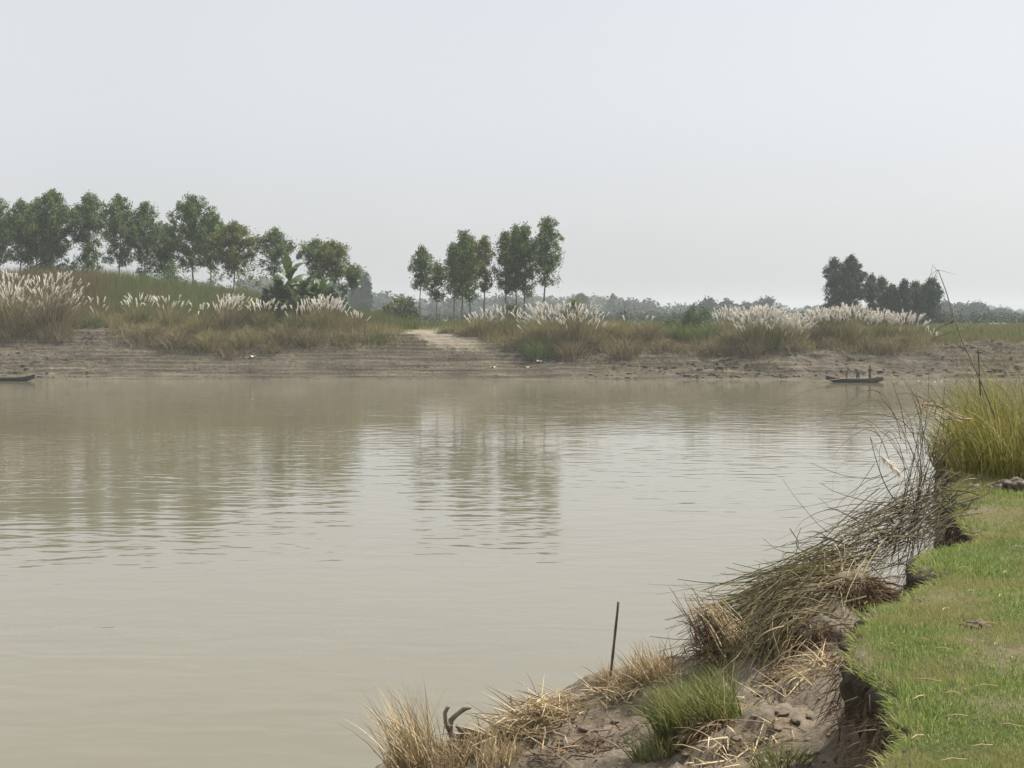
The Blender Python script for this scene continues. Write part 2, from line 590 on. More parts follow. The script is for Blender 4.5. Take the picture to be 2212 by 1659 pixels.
def path_mask(X, Y):
    X, Y = np.broadcast_arrays(np.asarray(X, float), np.asarray(Y, float))
    best = np.full(X.shape, 1e9)
    for a, b in zip(PATH[:-1], PATH[1:]):
        d = b - a
        t = np.clip(((X - a[0]) * d[0] + (Y - a[1]) * d[1]) / (d @ d), 0, 1)
        best = np.minimum(best, np.hypot(X - a[0] - t * d[0], (Y - a[1] - t * d[1])))
    w = (1.9 + 1.2 * fbm(X * 0.6, Y * 0.6, 21, 4)) * (1 + 0.11 * np.clip(163 - Y, 0, 8))
    return np.clip(1.25 - best / w, 0, 1) * (0.2 + 0.8 * sst(155.0, 161.0, Y)) * (1 - 0.75 * sst(163.0, 166.0, Y))


def zfar(X, Y, detail=True):
    X, Y = np.broadcast_arrays(np.asarray(X, float), np.asarray(Y, float))
    t = Y - shore(X)
    right = sst(-6, 12, X)
    zt = 4.95 - 1.25 * right + 0.3 * sst(-36, -44, X) + 0.35 * fbm(X / 9.0, 3.3, 5, 3)
    s = np.clip(t / (8.8 + 1.2 * fbm(X / 8.0, 9.1, 8, 3) - 1.0 * sst(-36, -44, X)), 0, 1)
    z = zt * (0.75 * s + 0.25 * s * s * (3 - 2 * s))
    lump = np.clip(t / 2.0, 0, 1) * np.clip((14 - t) / 3.0, 0, 1)
    if detail:
        calm = 1 - 0.72 * sst(-46, -38, X) * (1 - sst(2, 12, X))
        stepw = (1 - 0.6 * right) * lump
        wob = z + 0.10 * fbm(X / 7.0, Y / 2.0, 31, 3)
        hstep = 0.36
        q = wob / hstep
        fr = q - np.floor(q)
        zq = (np.floor(q) + sst(0.70, 1.0, fr)) * hstep - (wob - z)
        z = z + (zq - z) * 0.9 * stepw
        big = fbm(X / 2.3, Y / 1.5, 41, 4)
        z = z + lump * right * (0.5 * big + 0.15 * np.abs(fbm(X / 0.9, Y / 0.7, 47, 3)))
        z = z + lump * calm * (0.20 * fbm(X / 1.3, Y / 0.8, 53, 5) + 0.26 * np.maximum(0, fbm(X / 0.7, Y / 0.45, 57, 3) - 0.05) - 0.40 * np.maximum(0, fbm(X / 1.5, Y / 0.5, 59, 3) - 0.2))
        pm = path_mask(X, Y)
        z = z - 0.16 * sst(0.2, 0.9, pm) * np.clip(t / 2, 0, 1)
    plain = 5.45 - 0.6 * sst(0, 25, X)
    z = z + (plain - zt) * sst(9, 22, t)
    hill = np.clip(0.155 * (-20 - X), 0, 4.6) * sst(11, 32, t) * (1 - 0.9 * sst(62, 110, t))
    z = z + hill
    if detail:
        z = z + 0.12 * fbm(X / 5.0, Y / 5.0, 61, 3) * sst(8, 14, t)
    under = t * 0.33
    z = np.where(t < 0, np.maximum(under, -2.5), z)
    return z


def axis(core0, core1, step, out0, out1, grow=1.25):
    a = list(np.arange(core0, core1 + 1e-6, step))
    s, x = step, a[-1]
    while x < out1:
        s *= grow
        x = min(x + s, out1)
        a.append(x)
    s, x = step, a[0]
    pre = []
    while x > out0:
        s *= grow
        x = max(x - s, out0)
        pre.append(x)
    return np.array(pre[::-1] + a)


xs = axis(-62, 62, 0.195, -1500, 1500)
ys = axis(149.0, 167.0, 0.13, 138, 2600)
GX, GY = np.meshgrid(xs, ys)
GZ = zfar(GX, GY)
V = np.stack([GX, GY, GZ], -1).reshape(-1, 3)
Q = grid_faces(len(xs), len(ys))
pm = path_mask(GX, GY).ravel()
tt = (GY - shore(GX)).ravel()
green = (sst(9.5, 15, tt + 2.0 * fbm(GX.ravel() / 3, GY.ravel() / 3, 71, 3)) * (1 - sst(0.15, 0.6, pm)))
green = green + 0.25 * sst(2, 8, tt) * sst(2, 30, GX.ravel())
fpm = pm[Q].mean(axis=1)
is_path = (fpm > 0.30) & (V[Q][:, :, 1].mean(axis=1) < 173)


def attr(me, name, vals):
    a = me.attributes.new(name, 'FLOAT', 'POINT')
    a.data.foreach_set('value', np.asarray(vals, np.float32))


def sub_grid(name, faces, mat):
    used = np.unique(faces)
    re = -np.ones(len(V), np.int64)
    re[used] = np.arange(len(used))
    me = Soup().add(V[used], re[faces]).mesh(name, True)
    attr(me, 'path', pm[used])
    attr(me, 'green', green[used])
    return link(name, me, mat)


tag(sub_grid('ground', Q[~is_path], M['bank']), kind='structure')
tag(sub_grid('path', Q[is_path], M['bank']), kind='structure')

# river
wx = np.array([-1500.0, 1500.0])
wy = np.array([-400.0, 156.0])
WX, WY = np.meshgrid(wx, wy)
me = Soup().add(np.stack([WX, WY, WX * 0], -1).reshape(-1, 3), grid_faces(2, 2)).mesh('river_water')
tag(link('river_water', me, M['water']), kind='structure')
me = Soup().add(np.stack([WX, np.where(WY > 0, 139.0, WY), WX * 0 - 2.45], -1).reshape(-1, 3), grid_faces(2, 2)).mesh('riverbed')
tag(link('riverbed', me, M['bank']), kind='structure')

# ------------------------------------------------------------------ the near bank: lawn, broken edge, slumped ledge
LAWN = 4.9
edge_uv = [(1903, 1659), (1900, 1622), (1941, 1593), (1972, 1563), (1956, 1517), (1937, 1482), (1903, 1463), (1866, 1443), (1854, 1410), (1861, 1372),
           (1877, 1319), (1934, 1300), (1979, 1277), (2048, 1236), (1990, 1226), (1966, 1215), (2032, 1186), (2090, 1172), (2128, 1162), (2092, 1130),
           (2083, 1098), (2047, 1081), (2056, 1057), (2078, 1035), (2048, 995), (2092, 950)]
E = [(-300, -30), (-20, -7), (-6, -2.5), (-2.2, 0.6), (0.1, 2.6), (0.95, 4.0)]
for (u, v) in edge_uv:
    p = PZ(u, v, LAWN)
    E.append((p[0], p[1]))
E += [(8.2, 25), (12.6, 34), (30, 56), (90, 75), (1400, 100)]
E = np.array(E)


def refine(E):
    out = []
    for k in range(len(E) - 1):
        p0, p1, p2, p3 = E[max(k - 1, 0)], E[k], E[k + 1], E[min(k + 2, len(E) - 1)]
        n = max(2, min(24, int(np.linalg.norm(p2 - p1) / 0.05)))
        if np.linalg.norm(p2 - p1) > 5:
            n = 4
        for t in np.arange(n) / n:
            if np.linalg.norm(p2 - p1) > 3:
                q = p1 + (p2 - p1) * t
            else:
                q = 0.5 * ((2 * p1) + (p2 - p0) * t + (2 * p0 - 5 * p1 + 4 * p2 - p3) * t * t + (3 * p1 - p0 - 3 * p2 + p3) * t ** 3) * 0.55 + (p1 + (p2 - p1) * t) * 0.45
            out.append(q)
    out.append(E[-1])
    out = np.array(out)
    near = (out[:, 1] > 2) & (out[:, 1] < 24)
    out[near, 0] += 0.10 * fbm(out[near, 1] * 3.1, out[near, 0] * 2.7, 91, 4) + 0.045 * vnoise(out[near, 1] * 13.0, out[near, 0] * 11.0, 95)
    out[near, 1] += 0.04 * vnoise(out[near, 1] * 11.0 + 5, out[near, 0] * 13.0, 96)
    return out


EDGE = refine(E)
POLY = np.vstack([EDGE, [(1400, -395), (-300, -395)]])


def seg_dist(X, Y, L):
    best = np.full(X.shape, 1e9)
    for a, b in zip(L[:-1], L[1:]):
        d = b - a
        q = d @ d
        if q < 1e-12:
            continue
        t = np.clip(((X - a[0]) * d[0] + (Y - a[1]) * d[1]) / q, 0, 1)
        best = np.minimum(best, np.hypot(X - a[0] - t * d[0], Y - a[1] - t * d[1]))
    return best


def in_lawn(X, Y):
    ins = np.zeros(X.shape, bool)
    n = len(POLY)
    for k in range(n):
        x1, y1 = POLY[k]
        x2, y2 = POLY[(k + 1) % n]
        if y1 == y2:
            continue
        c = ((y1 > Y) != (y2 > Y)) & (X < (x2 - x1) * (Y - y1) / (y2 - y1) + x1)
        ins ^= c
    return ins


def ledge(X, Y):
    L = 4.1 - (1.9 - X) * 0.35
    L = np.minimum(L, 4.25)
    L = L + 0.30 * np.exp(-(((X - 2.15) / 0.55) ** 2 + ((Y - 10.55) / 0.40) ** 2))
    L = L + 0.10 * np.exp(-(((X - 0.78) / 0.35) ** 2 + ((Y - 10.9) / 0.35) ** 2))
    L = L + 0.16 * np.exp(-(((X - 1.55) / 0.22) ** 2 + ((Y - 8.75) / 0.22) ** 2))
    L = L + 0.13 * np.exp(-(((X - 1.50) / 0.20) ** 2 + ((Y - 7.95) / 0.25) ** 2))
    L = L - 0.10 * np.exp(-(((X - 0.95) / 0.30) ** 2 + ((Y - 10.2) / 0.35) ** 2))
    L = L + 0.11 * fbm(X * 1.6, Y * 1.6, 101, 3) + 0.05 * fbm(X * 5, Y * 5, 111, 4) + 0.05 * np.maximum(0, fbm(X * 9, Y * 9, 117, 3) - 0.05) - 0.05 * np.maximum(0, 0.12 - np.abs(fbm(X * 2.6, Y * 2.6, 119, 3))) / 0.12
    yc = 11.15 + 0.25 * fbm(X * 1.1, 2.2, 121, 3)
    L = L - np.maximum(0, Y - yc) * 1.9 - np.maximum(0, -1.05 - X) * 1.7
    return np.maximum(L, -2.4)


def lawn_z(X, Y, d):
    return LAWN + 0.035 * fbm(X * 0.9, Y * 0.9, 131, 3) + 0.012 * fbm(X * 5, Y * 5, 137, 2) - 0.02 * np.exp(-d / 0.06)


def znear(X, Y):
    X, Y = np.broadcast_arrays(np.asarray(X, float), np.asarray(Y, float))
    d = seg_dist(X, Y, EDGE)
    ins = in_lawn(X, Y)
    zi = lawn_z(X, Y, d)
    lo = ledge(X, Y)
    w = 0.12
    zo = zi + (lo - zi) * sst(0.0, w, d)
    return np.where(ins, zi, np.minimum(zo, LAWN)), ins, d


xs = axis(-2.2, 7.5, 0.04, -300, 1400, 1.3)
ys = axis(4.2, 15.5, 0.04, -390, 100, 1.22)
GX, GY = np.meshgrid(xs, ys)
GZ, INS, DD = znear(GX, GY)
V = np.stack([GX, GY, GZ], -1).reshape(-1, 3)
Q = grid_faces(len(xs), len(ys))
zf = V[Q][:, :, 2].max(axis=1)
Q = Q[zf > -2.2]
me = Soup().add(V, Q).mesh('riverbank', True)
turf = np.where(INS, 1.0, 0.0) * sst(0.0, 0.10, DD)
attr(me, 'turf', turf.ravel())
tag(link('riverbank', me, M['near']), kind='structure')

# broken earth face under the lawn edge
sel = (EDGE[:, 1] > 2.5) & (EDGE[:, 1] < 26) & (EDGE[:, 0] < 9)
LE = EDGE[sel]
seg = np.hypot(*np.diff(LE, axis=0).T)
s = np.concatenate([[0], np.cumsum(seg)])
sn = np.arange(0, s[-1], 0.035)
EX, EY = np.interp(sn, s, LE[:, 0]), np.interp(sn, s, LE[:, 1])
tx, ty = np.gradient(EX), np.gradient(EY)
for _ in range(6):
    tx = np.convolve(np.pad(tx, 1, 'edge'), [0.25, 0.5, 0.25], 'valid')
    ty = np.convolve(np.pad(ty, 1, 'edge'), [0.25, 0.5, 0.25], 'valid')
tl = np.hypot(tx, ty)
NX, NY = -ty / tl, tx / tl            # points away from the lawn
rows = 26
hh = np.linspace(0, 1, rows)
loe = ledge(EX + NX * 0.15, EY + NY * 0.15)
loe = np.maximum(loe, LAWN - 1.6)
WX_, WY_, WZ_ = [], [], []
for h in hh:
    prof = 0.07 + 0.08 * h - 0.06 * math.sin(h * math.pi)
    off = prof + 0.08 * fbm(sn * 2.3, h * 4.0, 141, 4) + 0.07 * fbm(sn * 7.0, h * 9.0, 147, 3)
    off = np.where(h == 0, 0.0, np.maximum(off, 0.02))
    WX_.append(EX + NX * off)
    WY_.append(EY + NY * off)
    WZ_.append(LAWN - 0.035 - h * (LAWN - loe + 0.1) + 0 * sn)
VV = np.stack([np.array(WX_), np.array(WY_), np.array(WZ_)], -1).reshape(-1, 3)
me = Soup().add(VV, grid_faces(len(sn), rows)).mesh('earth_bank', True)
attr(me, 'turf', np.zeros(len(VV)))
M['shade_topsoil'] = solid_mat('shade_dark_rooty_topsoil', (0.028, 0.022, 0.014), (0.085, 0.068, 0.046), 9.0, 0.95, 1.0, 22, dist=0.05)  # rooty soil, its colour darkened further to carry the shade on this face
tag(link('earth_bank', me, M['shade_topsoil']), kind='structure')


# ------------------------------------------------------------------ trees
def gz(X, Y):
    return float(zfar(np.array([X]), np.array([Y]))[0])


def leaf_cloud(so, centres, radii, per, llen, lwid, droop=0.7, r=None):
    """drooping leaves scattered in small clumps"""
    r = r or rng
    N = len(centres) * per
    c = np.repeat(centres, per, axis=0)
    rad = np.repeat(radii, per)
    off = r.normal(size=(N, 3)) * 0.5 * rad[:, None]
    p = c + off
    d = r.normal(size=(N, 3))
    d[:, 2] = d[:, 2] * 0.6 - droop
    d = norm(d)
    L = llen * r.uniform(0.6, 1.3, N)
    C = np.stack([p - d * L[:, None] / 2, p + d * L[:, None] / 2], axis=1)
    W = lwid * r.uniform(0.7, 1.3, N)
    Rr = np.stack([W * 0.5, W * 0.14], axis=1)
    Vv, Qq = sweep(C, Rr, 2, ref=norm(r.normal(size=(N, 1, 3))))
    so.add(Vv, Qq)


def euc(u, vtop, Y, wu, vcb, label, seed, mat='euc', dens=1.0, ubase=None, group=None, name='eucalyptus_tree', shape='ovoid', skirt=False, trunk_r=0.12, cl=None):
    """u, vtop: where the tip shows; wu: crown width; vcb: lowest foliage (picture units); Y: distance"""
    r = np.random.default_rng(seed)
    tip = P(u, vtop, Y)
    bx = XU(ubase if ubase is not None else u, Y)
    bz = gz(bx, Y) - 0.1
    t = thing(name, label, 'tree', (bx, Y, bz), group)
    H = tip[2] - bz
    cb = P(u, vcb, Y)[2] - bz
    hw = wu * K * Y / 2 * (1.34 if group == GROVE else 1.2)
    lean = tip[0] - bx
    # trunk
    so = Soup()
    n = 12
    tt_ = np.linspace(0, 1, n)
    wob = np.cumsum(r.normal(size=(n, 2)) * 0.05 * H / 12, axis=0)
    wob -= np.outer(tt_, wob[-1])
    pts = np.stack([lean * tt_ ** 1.3 + wob[:, 0], wob[:, 1], H * 0.985 * tt_], axis=1)
    rad = trunk_r * (1 - 0.88 * tt_ ** 0.9) * H / 12
    rad[0] *= 1.35
    tube(so, pts, rad, 8)
    trunk = link('trunk', so.mesh('trunk', True), M['bark'], t)

    def axis_at(f):
        return np.array([np.interp(f, tt_, pts[:, k]) for k in range(3)])
    # limbs and leaf clumps
    so = Soup()
    cen, rad_c = [], []
    nb = int((30 + 3.0 * (H - cb)) * (0.75 + 0.25 * dens))
    for k in range(nb):
        f = (cb / H) * 0.88 + (0.97 - cb / H * 0.88) * (k + r.uniform(0, 1)) / nb
        q = np.clip((f * H - cb) / (H - cb), 0.0, 1)
        if shape == 'ovoid':
            prof = (math.sin(math.pi * min(1, 0.22 + 0.76 * q)) ** 0.8) * (1.0 if q < 0.5 else 1 - 0.35 * (q - 0.5))
        elif shape == 'cone':
            prof = 1.08 * (1 - q) ** 0.65 + 0.1
        else:
            prof = math.sqrt(max(0.05, 1 - (2 * q - 0.85) ** 2))
        a = k * 2.39996 + r.uniform(-0.5, 0.5)
        reach = hw * prof * r.uniform(0.62, 1.08)
        o = axis_at(f)
        up = reach * r.uniform(0.35, 0.95) * (1 - 0.45 * q)
        e = o + np.array([math.cos(a) * reach, math.sin(a) * reach, up])
        lim = H - (H - cb) * 0.42 * (reach / hw) ** 1.2 * r.uniform(0.6, 1.1)
        if e[2] > lim:
            e[2] = lim
        mid = o * 0.5 + e * 0.5 + np.array([0, 0, up * 0.12])
        tube(so, [o, mid, e], [0.045 * (1 - f * 0.5) + 0.012, 0.03, 0.012], 4, False)
        if q < 0.42 and r.uniform() < 0.16:
            continue
        nc = max(2, int(round(reach / 0.5 * (0.6 + 0.4 * dens))))
        for j in range(nc):
            g = (j + r.uniform(0.3, 1.0)) / nc
            if g < 0.25 and r.uniform() < 0.7:
                continue
            c = (1 - g) ** 2 * o + 2 * g * (1 - g) * mid + g * g * e + r.normal(size=3) * 0.14
            cen.append(c - np.array([0, 0, r.uniform(0.0, 0.35)]))
            rad_c.append(r.uniform(0.28, 0.64))
    limbs = link('limbs', so.mesh('limbs', True), M['bark'], trunk)
    cen.append(axis_at(0.98))
    rad_c.append(0.4)
    if skirt:
        for k in range(int(46 + 20 * r.uniform())):
            f = r.uniform(0.02, cb / H)
            cen.append(axis_at(f) + np.array([r.normal() * hw * 0.5, r.normal() * hw * 0.5, 0]))
            rad_c.append(r.uniform(0.4, 0.8))
    so = Soup()
    cen = np.array(cen)
    rad_c = np.array(rad_c)
    per = int((cl or 52) * (0.5 + 0.5 * dens))
    sc = Y / 170.0
    leaf_cloud(so, cen, rad_c * 1.05, per, 0.28 * sc ** 0.5, 0.115 * sc ** 0.5, 0.8, r)
    link('crown', so.mesh('crown'), M[mat], t)
    return t


GROVE = 'eucalyptus grove on the far bank at left'
trees = [
    (-8, 425, 200, 95, 575, 'eucalyptus cut by the left edge of the picture, leftmost of the far grove', 'euc', 1.0, False),
    (45, 427, 197, 80, 570, 'eucalyptus with thin trunk showing, second from the left picture edge', 'euc', 0.85, False),
    (80, 424, 206, 84, 575, 'eucalyptus partly hidden behind the tall pointed tree at far left', 'euc', 1.0, True),
    (115, 406, 199, 108, 572, 'tallest broad eucalyptus at left end of grove, highest tip over white plume grass', 'euc', 1.15, True),
    (192, 412, 201, 64, 560, 'narrow column shaped eucalyptus with leafy foot, right of the first gap', 'euc', 1.15, True),
    (257, 419, 197, 86, 570, 'eucalyptus with open lower branches, right next to the narrow column tree', 'euc', 1.0, False),
    (312, 434, 199, 58, 566, 'slim pointed eucalyptus with two thin trunks beneath, middle of left grove', 'euc', 0.9, False),
    (357, 484, 203, 70, 578, 'low eucalyptus filling the gap before the broad double tree', 'euc', 1.0, True),
    (414, 418, 196, 100, 575, 'broad tall eucalyptus dominating the right half of the left grove', 'euc', 1.15, False),
    (456, 458, 200, 64, 572, 'eucalyptus leaning against the right side of the broad tall one', 'euc', 0.9, False),
    (506, 476, 194, 94, 578, 'yellowish green rounded eucalyptus with bushy foot near the banana plants', 'euc_yellow', 1.15, True),
    (591, 489, 190, 66, 580, 'airy eucalyptus rising directly behind the banana plants', 'euc', 0.75, False),
    (683, 516, 186, 62, 585, 'airy left one of two eucalyptus right of the banana plants', 'euc', 0.75, False),
    (719, 517, 184, 66, 595, 'full yellowish right one of two eucalyptus right of the banana plants', 'euc_yellow', 1.1, False),
    (761, 575, 192, 34, 605, 'small stunted eucalyptus at the right end of the left grove', 'euc', 0.9, False),
]
for k, (u, vt, Y, w, vcb, lab, mt, dn, sk) in enumerate(trees):
    euc(u, vt, Y, w, vcb, lab, 100 + k, mt, dn, group=GROVE, skirt=sk, shape='ovoid')
MID = 'slender eucalyptus trees on the far bank at centre'
for k, (u, vt, Y, w, vcb, lab, mt, dn, ub) in enumerate([
    (912, 534, 176, 40, 608, 'slender eucalyptus at the head of the sandy path, leftmost of centre group', 'euc', 0.9, 906),
    (945, 567, 178, 56, 645, 'short sparse eucalyptus with wispy crown, second from left in centre group', 'euc', 0.55, 942),
    (979, 523, 184, 32, 630, 'thin eucalyptus at the left flank of the first dense centre crowns', 'euc', 0.8, 982),
    (1003, 495, 180, 56, 630, 'tallest eucalyptus of the left crown cluster in centre group', 'euc', 1.05, 998),
    (1018, 506, 186, 42, 640, 'eucalyptus squeezed behind the tallest of the left centre cluster', 'euc', 0.8, 1013),
    (1046, 506, 178, 46, 620, 'yellow green eucalyptus with paired trunk, fourth crown of centre group', 'euc_yellow', 1.0, 1043),
    (1092, 497, 176, 40, 625, 'eucalyptus starting the right cluster of centre group, after the narrow gap', 'euc', 0.95, 1092),
    (1114, 482, 179, 44, 620, 'double tipped eucalyptus, left tip, within right cluster of centre group', 'euc', 0.95, 1118),
    (1133, 482, 177, 56, 628, 'double tipped eucalyptus, right tip, with low hanging foliage', 'euc', 1.0, 1135),
    (1184, 465, 175, 64, 606, 'tallest eucalyptus of centre group, rightmost, with a drooping side branch', 'euc', 0.9, 1175),
]):
    euc(u, vt, Y, w, vcb, lab, 200 + k, mt, dn, ubase=ub, group=MID, shape='ovoid', trunk_r=0.125)
RG = 'dense trees behind the long plume grass at right'
for k, (u, vt, Y, w, vcb, lab, mt, dn, shp) in enumerate([
    (1802, 556, 262, 46, 655, 'tall dark tree with ragged left side, leftmost of the right hand copse', 'euc_dark', 1.0, 'ovoid'),
    (1839, 551, 258, 66, 672, 'tallest rounded dark tree of the right hand copse', 'euc_dark', 1.5, 'ovoid'),
    (1883, 593, 262, 30, 675, 'slim tree against the right flank of the tallest copse tree', 'euc_dark', 1.1, 'ovoid'),
    (1905, 598, 268, 24, 660, 'thin see through tree in the middle of the right hand copse', 'euc_dark', 0.7, 'ovoid'),
    (1926, 616, 262, 38, 678, 'low bushy tree in the dip of the right hand copse', 'euc_dark', 1.3, 'round'),
    (1953, 603, 260, 30, 678, 'pointed tree right of the dip in the right hand copse', 'euc_dark', 1.2, 'ovoid'),
    (1980, 609, 262, 40, 680, 'twin topped tree second from right end of the copse', 'euc_dark', 1.2, 'ovoid'),
    (2011, 601, 256, 42, 668, 'yellow tinted tree closing the right end of the copse', 'euc_dark', 1.3, 'ovoid'),
]):
    euc(u, vt, Y, w, vcb, lab, 300 + k, mt, dn, group=RG, shape=shp, skirt=True, name='dense_tree', cl=64)


def far_tree(u, vt, Y, w, label, seed, mat='far_leaf', hfull=None, group='hazy trees standing out of the distant tree line'):
    r = np.random.default_rng(seed)
    tip = P(u, vt, Y)
    bz = gz(tip[0], Y) - 0.2
    t = thing('distant_tree', label, 'tree', (tip[0], Y, bz), group)
    H = tip[2] - bz
    hw = w * K * Y / 2
    so = Soup()
    tube(so, [(0, 0, 0), (0.1, 0, H * 0.4), (0, 0, H * 0.75)], [0.3, 0.22, 0.1], 6)
    link('trunk', so.mesh('trunk'), M['bark_dark'], t)
    n = 110
    d = norm(r.normal(size=(n, 3)))
    rr = r.uniform(0.35, 1.0, n) ** 0.5
    c = d * rr[:, None] * np.array([hw * 0.92, hw * 0.92, H * 0.46])
    c[:, 2] += H * 0.5
    c[:, :2] *= (1.15 - 0.45 * (c[:, 2] / H))[:, None]
    so = Soup()
    leaf_cloud(so, c, np.full(n, max(0.8, hw * 0.34)), 26, 0.9 * Y / 500, 0.55 * Y / 500, 0.3, r)
    link('crown', so.mesh('crown'), M[mat], t)
    return t


for k, a in enumerate([
    (789, 584, 330, 28, 'hazy cone shaped tree beyond the right end of the left grove'),
    (768, 598, 345, 26, 'low hazy tree just left of the hazy cone shaped tree'),
    (1257, 632, 430, 30, 'hazy tree bump of the far line right of the tallest centre eucalyptus'),
    (1324, 634, 520, 18, 'small pointed hazy tree poking above the long wooded ridge'),
    (1530, 646, 400, 44, 'greyish rounded tree behind the green bush on the far bank'),
    (1573, 650, 420, 42, 'greyish flat topped tree right behind the first white plumes at right'),
    (1612, 654, 430, 34, 'small greyish tree between two larger ones behind the right plumes'),
    (1656, 645, 410, 56, 'largest greyish tree behind the leaning plume clump at right'),
    (1745, 664, 620, 20, 'tiny lone hazy tree in the gap left of the copse'),
    (2107, 658, 430, 62, 'broad round dark tree standing alone right of the bamboo like stalk'),
    (2043, 652, 470, 34, 'hazy tree rising just behind the tall reed stalk'),
    (2072, 656, 500, 32, 'hazy tree between the stalk and the broad round tree'),
    (2158, 668, 480, 34, 'low hazy tree right of the broad round dark tree'),
    (305, 575, 330, 40, 'hazy tree seen between trunks under the slim pointed eucalyptus'),
]):
    far_tree(a[0], a[1], a[2] * 1.5, a[3], a[4], 400 + k)

ico_v = np.array([(0, 0, 1), (0.89, 0, 0.45), (0.28, 0.85, 0.45), (-0.72, 0.53, 0.45), (-0.72, -0.53, 0.45), (0.28, -0.85, 0.45), (0.72, 0.53, -0.45), (-0.28, 0.85, -0.45), (-0.89, 0, -0.45), (-0.28, -0.85, -0.45), (0.72, -0.53, -0.45), (0, 0, -1)])
ico_f = np.array([(0, 1, 2), (0, 2, 3), (0, 3, 4), (0, 4, 5), (0, 5, 1), (1, 6, 2), (2, 6, 7), (2, 7, 3), (3, 7, 8), (3, 8, 4), (4, 8, 9), (4, 9, 5), (5, 9, 10), (5, 10, 1), (1, 10, 6), (11, 7, 6), (11, 8, 7), (11, 9, 8), (11, 10, 9), (11, 6, 10)])


def lumps(so, c, rad, r):
    """opaque inner leaf masses"""
    n = len(c)
    Vv = c[:, None, :] + ico_v[None] * rad[:, None, :] * (1 + 0.25 * r.normal(size=(n, 12, 1)).clip(-1.5, 1.5))
    so.add(Vv.reshape(-1, 3), None, (ico_f[None] + (np.arange(n) * 12)[:, None, None]).reshape(-1, 3))


# the far wood that reads as one mass
prof = [(-60, 595), (120, 598), (300, 592), (450, 600), (560, 592), (640, 600), (760, 610), (805, 626), (900, 633), (1000, 640), (1150, 636), (1215, 637), (1262, 636),
        (1354, 643), (1401, 647), (1416, 660), (1460, 661), (1520, 652), (1610, 658), (1683, 664), (1700, 674), (1760, 676), (1800, 668), (2000, 668), (2060, 662),
        (2160, 676), (2212, 681), (2300, 678)]
pu, pv = np.array(prof).T
so = Soup()
r = np.random.default_rng(77)
for k in range(330):
    u = r.uniform(-150, 2360)
    Y = r.uniform(720, 1150)
    v = np.interp(u, pu, pv) + abs(r.normal()) * 8 - 1
    X = XU(u, Y)
    top = P(u, v, Y)[2]
    bz = 4.7
    H = top - bz
    hw = r.uniform(6.0, 13)
    n = 24
    d = norm(r.normal(size=(n, 3)))
    c = d * (r.uniform(0.3, 1.0, n) ** 0.5)[:, None] * np.array([hw, hw, H * 0.46])
    c += np.array([X, Y, bz + H * 0.5])
    leaf_cloud(so, c, np.full(n, 2.6), 13, 1.9, 1.2, 0.2, r)
    cc = c[:9] * 0.72 + np.array([X, Y, bz + H * 0.48]) * 0.28
    lumps(so, cc, np.tile([[hw * 0.3, hw * 0.3, H * 0.2]], (9, 1)) * r.uniform(0.7, 1.15, (9, 1)), r)
for k in range(260):
    u = r.uniform(-400, 2600)
    Y = r.uniform(1300, 2200)
    X = XU(u, Y)
    H = r.uniform(8, 13)
    n = 10
    c = r.normal(size=(n, 3)) * np.array([9, 9, H * 0.22]) + np.array([X, Y, 4.7 + H * 0.5])
    lumps(so, c, np.tile([[6.0, 6.0, H * 0.28]], (n, 1)) * r.uniform(0.7, 1.2, (n, 1)), r)
for k in range(420):
    Y = r.uniform(240, 700)
    u = r.uniform(560, 2500)
    X = XU(u, Y)
    H = r.uniform(1.6, 3.6) * (0.75 + 0.4 * Y / 700)
    hw = r.uniform(2.0, 6.0)
    n = 9
    c = r.normal(size=(n, 3)) * np.array([hw * 0.5, hw * 0.5, H * 0.16]) + np.array([X, Y, 4.8 + H * 0.45])
    leaf_cloud(so, c, np.full(n, 1.2), 12, 0.75 * Y / 400, 0.45 * Y / 400, 0.2, r)
wood = link('distant_woodland', so.mesh('distant_woodland'), M['far_leaf'])
tag(wood, 'hazy blue grey belt of woodland along the horizon', 'woodland', kind='stuff')


# ------------------------------------------------------------------ bushes on the far bank
def bush(u, vtop, Y, w, label, seed, mat='bush', per=30, group='bushes on the far bank', name='bush', leaf=0.26):
    r = np.random.default_rng(seed)
    tip = P(u, vtop, Y)
    bz = gz(tip[0], Y) - 0.05
    t = thing(name, label, 'bush', (tip[0], Y, bz), group)
    H = max(0.8, tip[2] - bz)
    hw = w * K * Y / 2
    so, cen = Soup(), []
    for k in range(max(12, int(hw * H * 7))):
        a = r.uniform(0, 2 * math.pi)
        e = np.array([math.cos(a) * hw * math.sqrt(r.uniform(0, 1)), math.sin(a) * hw * 0.8 * math.sqrt(r.uniform(0, 1)), 0])
        q = 1 - 0.55 * (np.hypot(e[0], e[1]) / hw) ** 2
        e[2] = H * q * r.uniform(0.35, 0.97)
        tube(so, [(e[0] * 0.1, e[1] * 0.1, 0), (e[0] * 0.5, e[1] * 0.5, e[2] * 0.6), e], [0.03, 0.02, 0.008], 4, False)
        cen.append(e)
    link('stems', so.mesh('stems'), M['bark_dark'], t)
    so = Soup()
    cen = np.array(cen)
    leaf_cloud(so, cen, r.uniform(0.3, 0.6, len(cen)), per, leaf, leaf * 0.55, 0.1, r)
    link('foliage', so.mesh('foliage'), M[mat], t)
    return t


